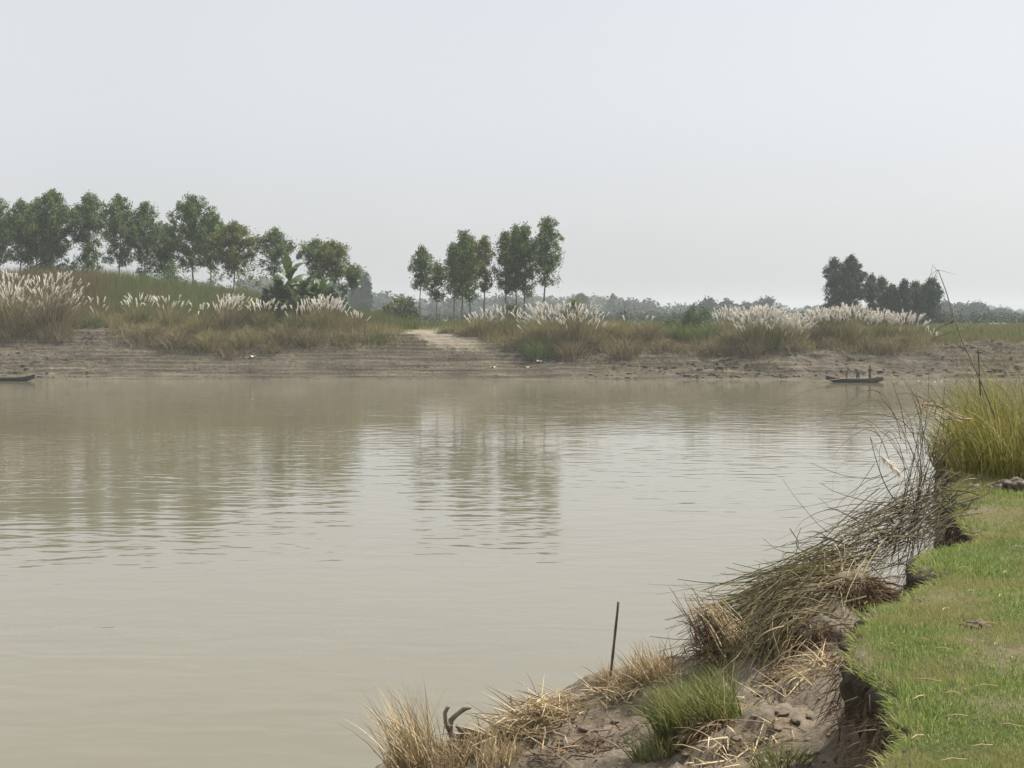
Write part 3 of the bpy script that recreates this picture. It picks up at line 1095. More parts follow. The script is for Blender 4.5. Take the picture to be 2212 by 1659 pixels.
for k, a in enumerate([
    (1507, 652, 168, 62, 'dark leafy green bush standing up left of the white plumes', 'bush'),
    (1447, 686, 168, 36, 'low green bush left of the tall leafy one', 'bush'),
    (1240, 640, 176, 52, 'yellow green round bush behind the plume grass right of the tallest eucalyptus', 'crop'),
    (1105, 648, 186, 44, 'green bush among the trunks of the centre eucalyptus', 'bush'),
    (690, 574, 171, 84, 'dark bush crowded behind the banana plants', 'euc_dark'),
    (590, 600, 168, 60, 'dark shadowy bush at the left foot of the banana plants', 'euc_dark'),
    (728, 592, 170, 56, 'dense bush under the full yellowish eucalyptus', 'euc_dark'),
    (862, 628, 178, 80, 'tall green thicket left of the head of the sandy path', 'tall_green'),
    (880, 676, 171, 40, 'small green bush beside the head of the sandy path', 'bush'),
    (1000, 690, 171, 34, 'small dull bush right of the path head between thin trunks', 'tall_green'),
    (1993, 708, 165, 46, 'dark green bush at the right end of the long plume grass', 'bush'),
    (2060, 738, 168, 40, 'small bush at the left edge of the green crop field', 'crop'),
]):
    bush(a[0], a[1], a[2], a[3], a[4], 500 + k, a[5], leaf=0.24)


# ------------------------------------------------------------------ banana plants
def banana_leaf(L, W, seed):
    r = np.random.default_rng(seed)
    n, m = 9, 5
    t = np.linspace(0, 1, n)
    so = Soup()
    wv = np.sin(np.pi * np.clip(t * 0.93 + 0.05, 0, 1)) ** 0.6 * W / 2
    th = R(14) + R(78) * t ** 1.7
    x = np.concatenate([[0], np.cumsum(np.sin(th[:-1]) * L / (n - 1))])
    z = np.concatenate([[0], np.cumsum(np.cos(th[:-1]) * L / (n - 1))])
    Vv = []
    for k in range(n):
        for j in range(m):
            q = (j - 2) / 2
            Vv.append((x[k] + (0.05 * abs(q)) * z[k] * 0, q * wv[k] * (1 + 0.08 * r.normal() * (abs(q) > 0.9)), z[k] - abs(q) ** 1.5 * wv[k] * 0.35 + (0.03 * r.normal())))
    so.add(Vv, grid_faces(m, n))
    tube(so, np.stack([x, 0 * x, z - 0.02], 1), np.linspace(0.035, 0.01, n), 5, False)
    return so.mesh('leaf', True)


leaf_meshes = []
for k in range(4):
    lm = banana_leaf(2.7, 0.85, 40 + k)
    lm.materials.append(M['banana'])
    leaf_meshes.append(lm)
r = np.random.default_rng(5)
for k, (u, Y, vt, nl, lab) in enumerate([
    (625, 166, 556, 12, 'tall banana plant with one upright leaf against the sky'),
    (600, 166.5, 590, 11, 'banana plant at the left of the clump with low arching leaves'),
    (655, 167, 585, 11, 'banana plant in the middle of the clump with broad hanging leaves'),
    (640, 164.5, 612, 9, 'low banana plant in front of the clump above the plume grass'),
    (612, 168.5, 578, 10, 'banana plant behind the left one with leaves spread over it'),
    (676, 169, 584, 10, 'banana plant behind the middle one in the dark of the clump'),
    (696, 167, 597, 11, 'banana plant at the right of the clump below the airy eucalyptus'),
]):
    X = XU(u, Y)
    bz = gz(X, Y) - 0.05
    top = P(u, vt, Y)[2] - bz
    t = thing('banana_plant', lab, 'banana plant', (X, Y, bz), 'banana plants on the far bank')
    sh = max(1.0, top - 2.0)
    so = Soup()
    tube(so, [(0, 0, 0), (0.05, 0, sh * 0.5), (0.02, 0, sh)], [0.17, 0.14, 0.09], 9)
    link('stem', so.mesh('stem', True), M['banana'], t)
    for j in range(nl):
        lo = bpy.data.objects.new('leaf', leaf_meshes[(j + k) % 4])
        col.objects.link(lo)
        lo.parent = t
        lo.location = (0.02, 0, sh * r.uniform(0.55, 1.0))
        lo.rotation_euler = (r.uniform(-0.15, 0.15), r.uniform(-0.15, 0.75) if j else R(-20), j * 2.4 + r.uniform(-0.3, 0.3))
        sc = r.uniform(0.85, 1.2)
        lo.scale = (sc, sc, sc)


# ------------------------------------------------------------------ kans grass and tussocks on the far bank
def clump(u, Y, vtop, w, label, seed, nplume=60, nblade=650, mat='kans', lean=0.0, plume_lo=0.75, name='kans_grass_clump', group='white plumed kans grass clumps on the far bank', cat='grass clump', plen=0.66, hang=0.0):
    r = np.random.default_rng(seed)
    X = XU(u, Y)
    bz = gz(X, Y) - 0.05
    H = max(0.9, P(u, vtop, Y)[2] - bz) * (1.10 if nplume else 1.0)
    hw = w * K * Y / 2
    t = thing(name, label, cat, (X, Y, bz), group)

    def bases(n, spread):
        bx = r.normal(size=n) * 0.45
        bx = np.clip(bx, -1, 1) * hw * spread
        by = np.clip(r.normal(size=n) * 0.5, -1, 1) * min(hw * 0.6, 1.6) * spread
        zz = zfar(X + bx, Y + by) - bz - 0.06
        return np.stack([bx, by, zz], 1)
    so = Soup()
    b = bases(nblade, 1.0)
    az = np.arctan2(b[:, 1] * 0.8 + r.normal(size=nblade) * 0.5 * hw * 0.5, b[:, 0] + r.normal(size=nblade) * 0.5 * hw + lean * hw)
    L = H * r.uniform(0.40, 0.98, nblade) * (1 - 0.5 * (b[:, 0] / hw) ** 2)
    ln = np.abs(b[:, 0] / hw) * 0.5 + r.uniform(0.02, 0.2, nblade)
    bd = r.uniform(0.2, 1.3, nblade) + hang * r.uniform(0, 1.4, nblade)
    blades(so, b, az, ln, bd, L, r.uniform(0.016, 0.034, nblade), 4)
    link('blades', so.mesh('blades'), M[mat], t)
    if nplume:
        so, sp = Soup(), Soup()
        b = bases(nplume, 0.85)
        az = np.arctan2(r.normal(size=nplume) * 0.4, b[:, 0] / hw + lean + r.normal(size=nplume) * 0.25)
        L = H * (plume_lo - 0.14 + (1.17 - plume_lo) * r.uniform(0, 1, nplume) ** 0.7) * (1 - 0.22 * (b[:, 0] / hw) ** 2)
        ln = np.abs(b[:, 0] / hw + lean * 0.5) * 0.28 + r.uniform(0.0, 0.08, nplume)
        bd = r.uniform(0.0, 0.55, nplume) + np.abs(lean) * 0.25
        C = blades(so, b, az, ln, bd, L, np.full(nplume, 0.010), 6, 3)
        e = C[:, -1]
        d = norm(C[:, -1] - C[:, -2])
        pl = plen * r.uniform(0.7, 1.25, nplume)
        side = norm(np.stack([np.cos(az), np.sin(az), np.full(nplume, -0.3)], 1))
        pts = np.stack([e - d * pl[:, None] * 0.35, e - d * pl[:, None] * 0.1 + side * 0.01, e + d * pl[:, None] * 0.25 + side * 0.03, e + d * pl[:, None] * 0.55 + side * 0.09, e + d * pl[:, None] * 0.72 + side * 0.17], 1)
        pw = r.uniform(0.04, 0.078, nplume)[:, None] * np.array([[0.2, 0.85, 1.0, 0.6, 0.08]])
        Vv, Qq = sweep(pts, pw, 5, ref=np.tile(np.array([[[0.2, 1, 0.1]]]), (nplume, 1, 1)))
        sp.add(Vv, Qq)
        # loose silky hairs
        nh = nplume * 10
        pi = r.integers(0, nplume, nh)
        f = r.uniform(-0.25, 0.6, nh)
        hb = e[pi] + d[pi] * (pl[pi] * f)[:, None]
        hd = norm(d[pi] + r.normal(size=(nh, 3)) * 0.45)
        C2 = np.stack([hb, hb + hd * 0.10, hb + hd * 0.2], 1)
        Vv, Qq = sweep(C2, np.tile([[0.016, 0.014, 0.003]], (nh, 1)), 2)
        sp.add(Vv, Qq)
        link('stalks', so.mesh('stalks'), M[mat], t)
        link('plumes', sp.mesh('plumes'), M['plume'], t)
    return t


kans = [
    # u, Y, vtop, w, label, nplume, nblade, lean, plume_lo
    (22, 160, 604, 95, 'big white plumed kans clump cut by the left picture edge', 170, 900, -0.1, 0.55),
    (112, 160, 600, 80, 'white plumed kans clump with leaning right side, above the left boat', 120, 800, 0.35, 0.5),
    (160, 163, 640, 44, 'thin kans clump with a few plumes right of the big white ones', 16, 300, 0.2, 0.7),
    (300, 164, 646, 60, 'kans clump with a short row of upright plumes over brown grass', 22, 520, 0.0, 0.86),
    (365, 164, 648, 62, 'kans clump with scattered pale plumes over the brown tussocks', 22, 520, 0.0, 0.84),
    (492, 161, 646, 70, 'kans clump with a fan of cream plumes bending right', 62, 650, 0.35, 0.76),
    (432, 160, 664, 50, 'sparse kans clump left of the cream fan with one or two plumes', 8, 480, 0.0, 0.75),
    (572, 161, 655, 44, 'small kans clump with a tight tuft of plumes below the banana plants', 34, 420, 0.1, 0.84),
    (697, 161, 650, 96, 'wide kans clump with many cream plumes right below the banana plants', 100, 900, 0.2, 0.78),
    (768, 162, 672, 50, 'thin kans clump with single plumes left of the sandy path', 10, 420, 0.1, 0.8),
    (1040, 161, 676, 70, 'kans clump with beige plumes just right of the sandy path', 30, 650, -0.15, 0.7),
    (1090, 162, 668, 60, 'kans clump with upright plumes under the right centre eucalyptus trunks', 24, 600, 0.05, 0.72),
    (1178, 158.5, 668, 84, 'kans clump whose silky plumes blow to the left', 72, 850, -0.45, 0.7),
    (1246, 158.5, 664, 92, 'full kans clump with tall plumes right of the left blowing one', 86, 950, 0.12, 0.66),
    (1575, 163, 674, 70, 'kans clump with pale plumes beside the dark leafy bush', 60, 600, 0.1, 0.82),
    (1645, 158, 672, 96, 'largest kans clump at right, round and thick with pinkish white plumes', 230, 1100, 0.1, 0.72),
    (1700, 158.5, 690, 84, 'kans clump spilling its plumes down to the right', 120, 800, 0.45, 0.5),
    (1775, 161, 676, 90, 'kans clump starting the long white row below the copse', 110, 800, 0.1, 0.84),
    (1838, 160.3, 670, 92, 'kans clump in the long white row right under the tallest copse tree', 110, 850, 0.1, 0.84),
    (1902, 161.5, 684, 78, 'kans clump in the long white row under the dip of the copse', 95, 800, 0.1, 0.84),
    (1958, 162, 684, 74, 'last kans clump of the long white row, before the dark bush', 60, 700, 0.2, 0.84),
    (1375, 161.5, 690, 60, 'stray kans clump with two or three plumes in the tawny tussocks', 4, 450, 0.1, 0.8),
    (1290, 160, 684, 44, 'stray kans clump with few plumes right of the full plume clump', 7, 400, 0.3, 0.7),
    (640, 160.5, 664, 44, 'stray kans clump with few plumes left of the wide plumed one', 9, 400, -0.2, 0.75),
    (215, 164, 652, 50, 'stray kans clump with few plumes among yellow green tussocks at left', 7, 400, 0.0, 0.8),
    (2012, 163, 716, 46, 'greyish kans clump without many plumes beside the dark green bush', 5, 450, 0.0, 0.8),
]
for k, a in enumerate(kans):
    clump(a[0], a[1], a[2], a[3], a[4], 600 + k, a[5], a[6], ('kans', 'kans_brown', 'kans', 'kans_olive')[k % 4], a[7], a[8])
tus = [
    (320, 158.5, 690, 90, 'brown tussock hanging over the stepped mud left of centre', 'kans_brown', 800, 0.9),
    (385, 157.5, 702, 84, 'broad dead brown tussock slumping down the stepped bank', 'kans_brown', 800, 1.1),
    (455, 157.5, 700, 80, 'olive tussock sagging over the dark crumbled earth', 'kans', 750, 0.9),
    (535, 158, 694, 90, 'pale olive tussock below the tight tuft of plumes', 'kans', 800, 0.9),
    (615, 158.5, 690, 70, 'tawny tussock left of the wide plumed clump', 'kans_brown', 650, 0.7),
    (668, 157.5, 700, 64, 'brown tussock at the foot of the wide plumed clump', 'kans_brown', 600, 0.9),
    (745, 158, 712, 80, 'brown tussock with green crown left of the path', 'kans_brown', 650, 0.8),
    (815, 158.5, 716, 72, 'green tussock directly left of the sandy path', 'kans_green', 650, 0.7),
    (968, 161.5, 716, 44, 'low reddish brown tussock right beside the sandy path', 'kans_brown', 450, 0.6),
    (1010, 160, 708, 56, 'dark brown tussock on the lip right of the sandy path', 'kans_brown', 500, 0.7),
    (1165, 156.5, 716, 70, 'dark green tussock at the foot of the left blowing plumes', 'kans_green', 700, 0.8),
    (1235, 156.5, 712, 80, 'brown tussock drooping below the full plume clump', 'kans_brown', 700, 0.9),
    (1330, 160.5, 672, 88, 'wide tawny tussock right of the full plume clump', 'kans', 850, 0.5),
    (1395, 160.5, 680, 88, 'brown tussock sloping down beside the low green bush', 'kans_brown', 800, 0.7),
    (1350, 157, 716, 90, 'withered tussock over crumbled clods right of centre', 'kans_brown', 650, 1.0),
    (1460, 161, 684, 80, 'green tussock under the low green bush', 'kans_green', 800, 0.5),
    (1525, 161, 682, 80, 'bright green tussock under the dark leafy bush', 'kans_green', 850, 0.4),
    (1580, 159.5, 698, 50, 'olive tussock left of the largest plumed clump', 'kans', 550, 0.6),
    (1625, 156.5, 715, 60, 'dark dead tussock at the foot of the largest plumed clump', 'kans_brown', 600, 0.9),
    (1800, 158.5, 715, 70, 'brown tussock under the start of the long white row', 'kans_brown', 550, 0.6),
    (1880, 158.5, 712, 80, 'tawny tussock under the middle of the long white row', 'kans_brown', 600, 0.6),
    (1955, 159.5, 712, 60, 'greyish tussock under the end of the long white row', 'kans_brown', 500, 0.6),
    (1290, 158, 700, 60, 'drooping tawny tussock between the full plume clump and the wide tawny one', 'kans', 600, 1.0),
    (1440, 157.5, 722, 70, 'withered tussock halfway down the bank below the low green bush', 'kans_brown', 500, 1.1),
    (1545, 157.2, 726, 64, 'withered tussock halfway down the bank below the dark leafy bush', 'kans_brown', 450, 1.1),
    (1715, 156.8, 722, 70, 'dead tussock below the plumes that spill to the right', 'kans_brown', 550, 1.1),
    (1925, 157.6, 722, 64, 'dead tussock above the boat with people', 'kans_brown', 450, 1.0),
    (500, 156.4, 735, 84, 'flattened brown tussock low on the crumbled earth left of centre', 'kans_brown', 550, 1.3),
    (590, 156.8, 728, 70, 'flattened tawny tussock below the banana plants', 'kans_brown', 500, 1.2),
    (205, 163, 676, 80, 'yellow green tussock at the top of the stepped mud bank', 'kans_green', 700, 0.4),
    (262, 163, 664, 70, 'olive tussock between green grass and the brown hanging one', 'kans', 600, 0.4),
    (120, 158.5, 676, 80, 'dry tussock below the leaning plume clump at far left', 'kans_brown', 600, 0.7),
    (30, 158.5, 680, 90, 'dry tussock below the big plume clump at the left edge', 'kans_brown', 600, 0.7),
]
for k, a in enumerate(tus):
    clump(a[0], a[1], a[2], a[3], a[4], 700 + k, 0, a[6], a[5], name='grass_tussock', group='tussocks along the lip of the far bank', hang=a[7])


# grass nobody could count: the tall growth on the rise, the low growth on the plain, the crop
def field(name, label, cat, mat, N, urange, yrange, hfun, wid, seed, dens=None, S=3, lean=0.18, bend=0.7):
    r = np.random.default_rng(seed)
    Y = r.uniform(yrange[0], yrange[1], N)
    X = XU(r.uniform(urange[0], urange[1], N), Y)
    keep = np.ones(N, bool)
    if dens is not None:
        keep = r.uniform(size=N) < dens(X, Y)
    keep &= path_mask(X, Y) < 0.25
    X, Y = X[keep], Y[keep]
    n = len(X)
    b = np.stack([X, Y, zfar(X, Y) - 0.04], 1)
    L = hfun(X, Y) * r.uniform(0.6, 1.1, n)
    so = Soup()
    blades(so, b, r.uniform(0, 2 * np.pi, n), r.uniform(0, lean, n), r.uniform(0.1, bend, n), L, wid * r.uniform(0.6, 1.3, n), S)
    o = link(name, so.mesh(name), M[mat])
    return tag(o, label, cat, kind='stuff')


def ux(X, Y):
    return X / (K * Y) + 1106


field('tall_grass', 'tall green grass covering the rise below the left grove', 'grass', 'tall_green', 36000, (215, 905), (166, 188),
      lambda X, Y: 2.6 + 0.5 * fbm(X / 3, Y / 3, 81, 3) - 1.2 * sst(720, 900, ux(X, Y)), 0.026, 81)
field('brown_tall_grass', 'tall reddish brown grass covering the left of the rise', 'grass', 'tall_brown', 17000, (-120, 262), (166, 189),
      lambda X, Y: 2.7 + 0.5 * fbm(X / 3, Y / 3, 82, 3), 0.028, 82, dens=lambda X, Y: 1 - sst(215, 265, ux(X, Y)))
field('short_grass', 'low yellowish green grass on top of the far bank', 'grass', 'tall_green', 26000, (-60, 1560), (161.5, 178),
      lambda X, Y: 0.65 + 0.3 * fbm(X / 2.5, Y / 2.5, 83, 3) + 0.7 * sst(1120, 1300, ux(X, Y)), 0.02, 83)
field('bank_grass', 'dry wispy grass scattered down the far mud slope', 'grass', 'kans_brown', 46000, (-40, 2300), (153, 163),
      lambda X, Y: 0.6 + 0.35 * fbm(X / 2.5, Y / 2.5, 84, 3), 0.016, 84,
      dens=lambda X, Y: np.clip(0.2 + 1.9 * fbm(X / 3.4, Y / 1.8, 85, 4) + 0.30 * sst(2, 20, X) + 0.5 * sst(3.5, 7, Y - shore(X)) - 0.4 * (1 - sst(2, 7, Y - shore(X))), 0, 0.95) * (1 - 0.85 * sst(-33, -40, X)) * (1 - 0.8 * np.exp(-((X + 14) / 10.0) ** 2)), bend=1.6, lean=0.6)
field('crop', 'bright green low crop in the field at far right', 'crop', 'crop', 22000, (1985, 2330), (161.5, 205),
      lambda X, Y: 0.75 + 0.45 * fbm(X / 2.2, Y / 2.2, 86, 3), 0.045, 86)
field('meadow_grass', 'rough grass over the flat land behind the far bank', 'grass', 'tall_green', 9000, (560, 2400), (178, 330),
      lambda X, Y: 0.55 + 0.3 * fbm(X / 8, Y / 8, 87, 3), 0.05, 87, S=3)

field('bank_top_grass', 'dry olive grass filling the lip of the far bank between the clumps', 'grass', 'kans', 24000, (235, 2010), (156.8, 164.5),
      lambda X, Y: 1.15 + 1.0 * fbm(X / 2.2, Y / 2.2, 88, 3), 0.022, 88,
      dens=lambda X, Y: sst(4.6, 7.4, Y - shore(X) + 1.6 * fbm(X / 3, Y / 3, 89, 3)) * (1 - 0.85 * np.exp(-((ux(X, Y) - 925) / 75.0) ** 2)), bend=1.4, lean=0.45)

# lumps of crumbled mud on the far slope
r = np.random.default_rng(91)
n = 5200
Yk = r.uniform(151.5, 162.5, n)
Xk = XU(r.uniform(-60, 2300, n), Yk)
dk = (0.2 + 1.5 * fbm(Xk / 3.0, Yk / 1.6, 93, 3) + 0.2 * sst(2, 20, Xk)) * (1 - 0.93 * sst(-46, -38, Xk) * (1 - sst(2, 12, Xk)))
ok = (r.uniform(size=n) < dk) & (Yk - shore(Xk) > 0.3) & (path_mask(Xk, Yk) < 0.3)
Xk, Yk = Xk[ok], Yk[ok]
n = len(Xk)
sk = r.uniform(0.04, 0.12, n) * (1 + 0.7 * (r.uniform(size=n) < 0.12)) * (1 + 0.5 * sst(2, 20, Xk))
VV = ico_v[None] * (1 + 0.35 * r.normal(size=(n, 12, 1)).clip(-1, 1)) * (sk[:, None] * np.stack([r.uniform(0.9, 2.2, n), r.uniform(0.8, 1.3, n), r.uniform(0.5, 0.9, n)], 1))[:, None, :]
VV = VV + np.stack([Xk, Yk, zfar(Xk, Yk)], 1)[:, None, :]
FF = (ico_f[None] + (np.arange(n) * 12)[:, None, None]).reshape(-1, 3)
me = Soup().add(VV.reshape(-1, 3), None, FF).mesh('mud_lumps')
attr(me, 'path', np.zeros(n * 12))
attr(me, 'green', np.zeros(n * 12))
tag(link('mud_lumps', me, M['bank']), 'crumbled lumps of mud strewn over the far slope', 'mud', kind='stuff')

# litter on the far mud
for (u, v, mt, lab, seed) in [(1166, 785, 'white_plastic', 'crumpled white plastic scrap on the mud right of the sandy path', 1), (1140, 795, 'yellow_plastic', 'flattened yellowish scrap on the mud beside the white one', 2),
                              (1066, 795, 'yellow_plastic', 'yellowish scrap low on the mud below the sandy path', 3), (545, 772, 'white_plastic', 'small white scrap on the mud left of centre', 4)]:
    Y = 156.0
    for _ in range(12):
        X = XU(u, Y)
        Y = Y + (P(u, v, Y)[2] - gz(X, Y)) * 1.2
        Y = min(max(Y, 152), 162)
    so = Soup()
    rr_ = np.random.default_rng(seed)
    n = 7
    gx, gy = np.meshgrid(np.linspace(-0.28, 0.28, n), np.linspace(-0.2, 0.2, n))
    gzv = 0.10 + 0.12 * rr_.uniform(-1, 1, gx.shape)
    so.add(np.stack([gx + 0.06 * rr_.normal(size=gx.shape), gy + 0.05 * rr_.normal(size=gx.shape), gzv], -1).reshape(-1, 3), grid_faces(n, n))
    o = link('plastic_scrap', so.mesh('plastic_scrap'), M[mt])
    o.location = (XU(u, Y), Y, gz(XU(u, Y), Y))
    tag(o, lab, 'litter', 'litter on the far mud')

# net floats strung along the far water's edge
fm = Soup()
blob(fm, (0, 0, 0), (0.07, 0.07, 0.06), 3, 2, 0.05)
fm = fm.mesh('net_float', True)
fm.materials.append(M['white_plastic'])
for k, u in enumerate((1984, 2004, 2019, 2034, 2060, 2071, 2105)):
    p = PZ(u, 823 + (k % 3), 0.03)
    o = bpy.data.objects.new('net_float', fm)
    col.objects.link(o)
    o.location = p
    tag(o, 'small white net float on the water at the far right shore', 'float', 'net floats in a row at the far shore')


# ------------------------------------------------------------------ boats and people
def hull_mesh(L, W, D):
    """a lofted plank hull: outside, gunwale thickness, inside"""
    n, m = 26, 11
    t = np.linspace(-1, 1, n)
    half = W / 2 * (1 - np.abs(t) ** 2.6) ** 0.75 + 0.03
    sheer = D + 0.36 * np.abs(np.minimum(t, 0)) ** 3.0 + 0.24 * np.maximum(t, 0) ** 3.0
    keel = 0.42 * np.abs(np.minimum(t, 0)) ** 4.5 + 0.30 * np.maximum(t, 0) ** 4.5

    def shell(inset):
        Vs = []
        for k in range(n):
            for j in range(m):
                a = (j / (m - 1) - 0.5) * math.pi
                yy = math.sin(a) * max(0.012, half[k] - inset)
                f = 1 - math.cos(a) ** 0.7
                zz = keel[k] + inset + (sheer[k] - keel[k] - inset) * f
                Vs.append((t[k] * L / 2 * (1 - 0.0), yy, zz))
        return np.array(Vs)
    so = Soup()
    A = shell(0.0)
    B = shell(0.035)
    F = grid_faces(m, n)
    so.add(A, F)
    so.add(B, F[:, ::-1])
    nA = len(A)
    rim = []
    for k in range(n - 1):
        for j in (0, m - 1):
            a, b = k * m + j, (k + 1) * m + j
            rim.append((a, b, b + nA, a + nA))
    for k in (0, n - 1):
        for j in range(m - 1):
            a, b = k * m + j, k * m + j + 1
            rim.append((a, b, b + nA, a + nA))
    so.Q.append(np.array(rim))
    return so.mesh('hull', True), t, half, sheer, keel


def boat(label, loc, rotz, L, W, D, mirror=1):
    b = thing('wooden_boat', label, 'boat', loc, 'wooden boats at the far shore')
    b.rotation_euler = (0, 0, rotz)
    me, t, half, sheer, keel = hull_mesh(L, W, D)
    hull = link('hull', me, M['hull'], b)
    for sgn in (-1, 1):
        so = Soup()
        pts = np.stack([t * L / 2, sgn * (half + 0.008), sheer + 0.012], 1)
        tube(so, pts, np.full(len(t), 0.028), 6)
        link('gunwale', so.mesh('gunwale', True), M['hull_in'], hull)
    for x in (-0.55, -0.2, 0.18, 0.55):
        hw = np.interp(x, t, half) - 0.03
        zz = np.interp(x, t, sheer) - 0.07
        so = Soup()
        Vv = np.array([(x * L / 2 + dx * 0.11, dy * hw, zz + dz * 0.015) for dz in (-1, 1) for dy in (-1, 1) for dx in (-1, 1)])
        so.add(Vv, [(0, 1, 3, 2), (4, 6, 7, 5), (0, 4, 5, 1), (2, 3, 7, 6), (0, 2, 6, 4), (1, 5, 7, 3)])
        link('thwart', so.mesh('thwart'), M['hull_in'], b)
    for y in (-0.2, 0.0, 0.2):
        so = Soup()
        Vv = np.array([(dx * L * 0.27, y + dy * 0.09, 0.10 + dz * 0.012) for dz in (-1, 1) for dy in (-1, 1) for dx in (-1, 1)])
        so.add(Vv, [(0, 1, 3, 2), (4, 6, 7, 5), (0, 4, 5, 1), (2, 3, 7, 6), (0, 2, 6, 4), (1, 5, 7, 3)])
        link('floor_board', so.mesh('floor_board'), M['hull_in'], b)
    return b


BY = 144.5
BX = XU(1847, BY)
boat('dark narrow wooden boat carrying three people at the far right shore', (BX, BY, -0.10), R(-3), 5.7, 1.1, 0.42)
boat('dark wooden boat cut by the left picture edge, only its raised end showing', (XU(74, 147.5) - 2.95, 147.5, -0.10), R(178), 6.0, 1.15, 0.42)
so = Soup()
pa, pb = np.array([BX - 4.4, BY - 0.75, 0.03]), np.array([BX - 0.2, BY - 0.35, 0.52])
pts = pa + np.linspace(0, 1, 12)[:, None] * (pb - pa)
tube(so, pts, 0.028 + 0.006 * (np.arange(12) % 2), 7)
tag(link('bamboo_pole', so.mesh('bamboo_pole', True), M['bamboo']), 'pale bamboo pole laid over the bow of the boat with people', 'pole')


def skin_mesh(name, verts, edges, radii, root=0, sub=2):
    me = bpy.data.meshes.new(name)
    me.from_pydata([tuple(v) for v in verts], edges, [])
    o = bpy.data.objects.new(name, me)
    col.objects.link(o)
    o.modifiers.new('skin', 'SKIN')
    sk = me.skin_vertices[0].data
    for k, q in enumerate(radii):
        sk[k].radius = q if isinstance(q, tuple) else (q, q)
        sk[k].use_root = (k == root)
    s = o.modifiers.new('sub', 'SUBSURF')
    s.levels = s.render_levels = sub
    dg = bpy.context.evaluated_depsgraph_get()
    ev = o.evaluated_get(dg)
    out = bpy.data.meshes.new_from_object(ev)
    bpy.data.objects.remove(o)
    out.name = name
    for p in out.polygons:
        p.use_smooth = True
    return out


def person(label, loc, rotz, pose, top, bottom):
    """facing +x; joints in metres for a 1.66 m adult"""
    t = thing('person', label, 'person', loc, 'people standing in the boat')
    t.rotation_euler = (0, 0, rotz)
    j = pose
    names = ['pelvis', 'waist', 'chest', 'neck', 'head', 'crown', 'nose']
    order, edges = [], []

    def add(n_, parent=None):
        order.append(n_)
        if parent:
            edges.append((order.index(parent), len(order) - 1))
    add('pelvis')
    add('waist', 'pelvis')
    add('chest', 'waist')
    add('neck', 'chest')
    add('chin', 'neck')
    add('head', 'chin')
    add('crown', 'head')
    for s_ in 'lr':
        add('sh' + s_, 'chest')
        add('el' + s_, 'sh' + s_)
        add('wr' + s_, 'el' + s_)
        add('ha' + s_, 'wr' + s_)
        add('hip' + s_, 'pelvis')
        add('kn' + s_, 'hip' + s_)
        add('an' + s_, 'kn' + s_)
        add('toe' + s_, 'an' + s_)
    rad = {'pelvis': (0.15, 0.11), 'waist': (0.135, 0.10), 'chest': (0.155, 0.115), 'neck': 0.055, 'chin': 0.07, 'head': (0.085, 0.098), 'crown': 0.06,
           'sh': 0.062, 'el': 0.043, 'wr': 0.03, 'ha': 0.032, 'hip': 0.088, 'kn': 0.06, 'an': 0.038, 'toe': 0.035}
    rr_ = [rad[n_] if n_ in rad else rad[n_[:-1]] for n_ in order]
    me = skin_mesh('body', [j[n_] for n_ in order], edges, rr_)
    body = link('body', me, M['skin'], t)
    A = {n_: np.array(j[n_], float) for n_ in order}
    # hair: a cap over the upper back of the head
    up = norm(A['crown'] - A['chin'])
    so = Soup()
    blob(so, A['head'] + up * 0.045 - np.array([0.018, 0, 0]), (0.108, 0.098, 0.095), 9, 3, 0.05)
    link('hair', so.mesh('hair', True), M['hair'], body)
    # fingers, each a short bent chain from the hand
    for s_ in 'lr':
        d = norm(A['ha' + s_] - A['wr' + s_])
        sd_ = norm(np.cross(d, np.array([0.3, 0.2, 1.0])))
        dn = np.cross(d, sd_)
        so = Soup()
        for q, (o_, ln) in enumerate([(-0.027, 0.062), (-0.009, 0.075), (0.009, 0.072), (0.027, 0.058)]):
            b0 = A['ha' + s_] + sd_ * o_
            tube(so, [b0, b0 + d * ln * 0.5 + dn * 0.005, b0 + d * ln * 0.8 + dn * 0.03], [0.009, 0.0085, 0.006], 6)
        b0 = A['wr' + s_] * 0.5 + A['ha' + s_] * 0.5 - sd_ * 0.025
        tube(so, [b0, b0 + d * 0.03 - sd_ * 0.022, b0 + d * 0.055 - sd_ * 0.024], [0.011, 0.010, 0.007], 6)
        link('fingers', so.mesh('fingers', True), M['skin'], body)
    # shirt over trunk and upper arms
    if top is not None:
        vs_ = [A['pelvis'] * 0.7 + A['waist'] * 0.3, A['waist'], A['chest'], A['chest'] * 0.45 + A['neck'] * 0.55]
        ed = [(0, 1), (1, 2), (2, 3)]
        rd = [(0.168, 0.128), (0.155, 0.122), (0.178, 0.136), 0.075]
        for s_ in 'lr':
            k0 = len(vs_)
            vs_ += [A['sh' + s_], A['sh' + s_] * 0.3 + A['el' + s_] * 0.7]
            ed += [(2, k0), (k0, k0 + 1)]
            rd += [0.082, 0.068]
        link('shirt', skin_mesh('shirt', vs_, ed, rd), M[top], t)
    # wrapped lungi or shorts: hips to below the knee
    vs_ = [A['waist'] * 0.6 + A['pelvis'] * 0.4, A['pelvis']]
    ed = [(0, 1)]
    rd = [(0.15, 0.118), (0.172, 0.132)]
    for s_ in 'lr':
        k0 = len(vs_)
        vs_ += [A['hip' + s_], A['hip' + s_] * 0.45 + A['kn' + s_] * 0.55, A['kn' + s_] * 0.95 + A['an' + s_] * 0.05]
        ed += [(1, k0), (k0, k0 + 1), (k0 + 1, k0 + 2)]
        rd += [0.115, 0.098, 0.09]
    link('lungi', skin_mesh('lungi', vs_, ed, rd), M[bottom], t)
    return t


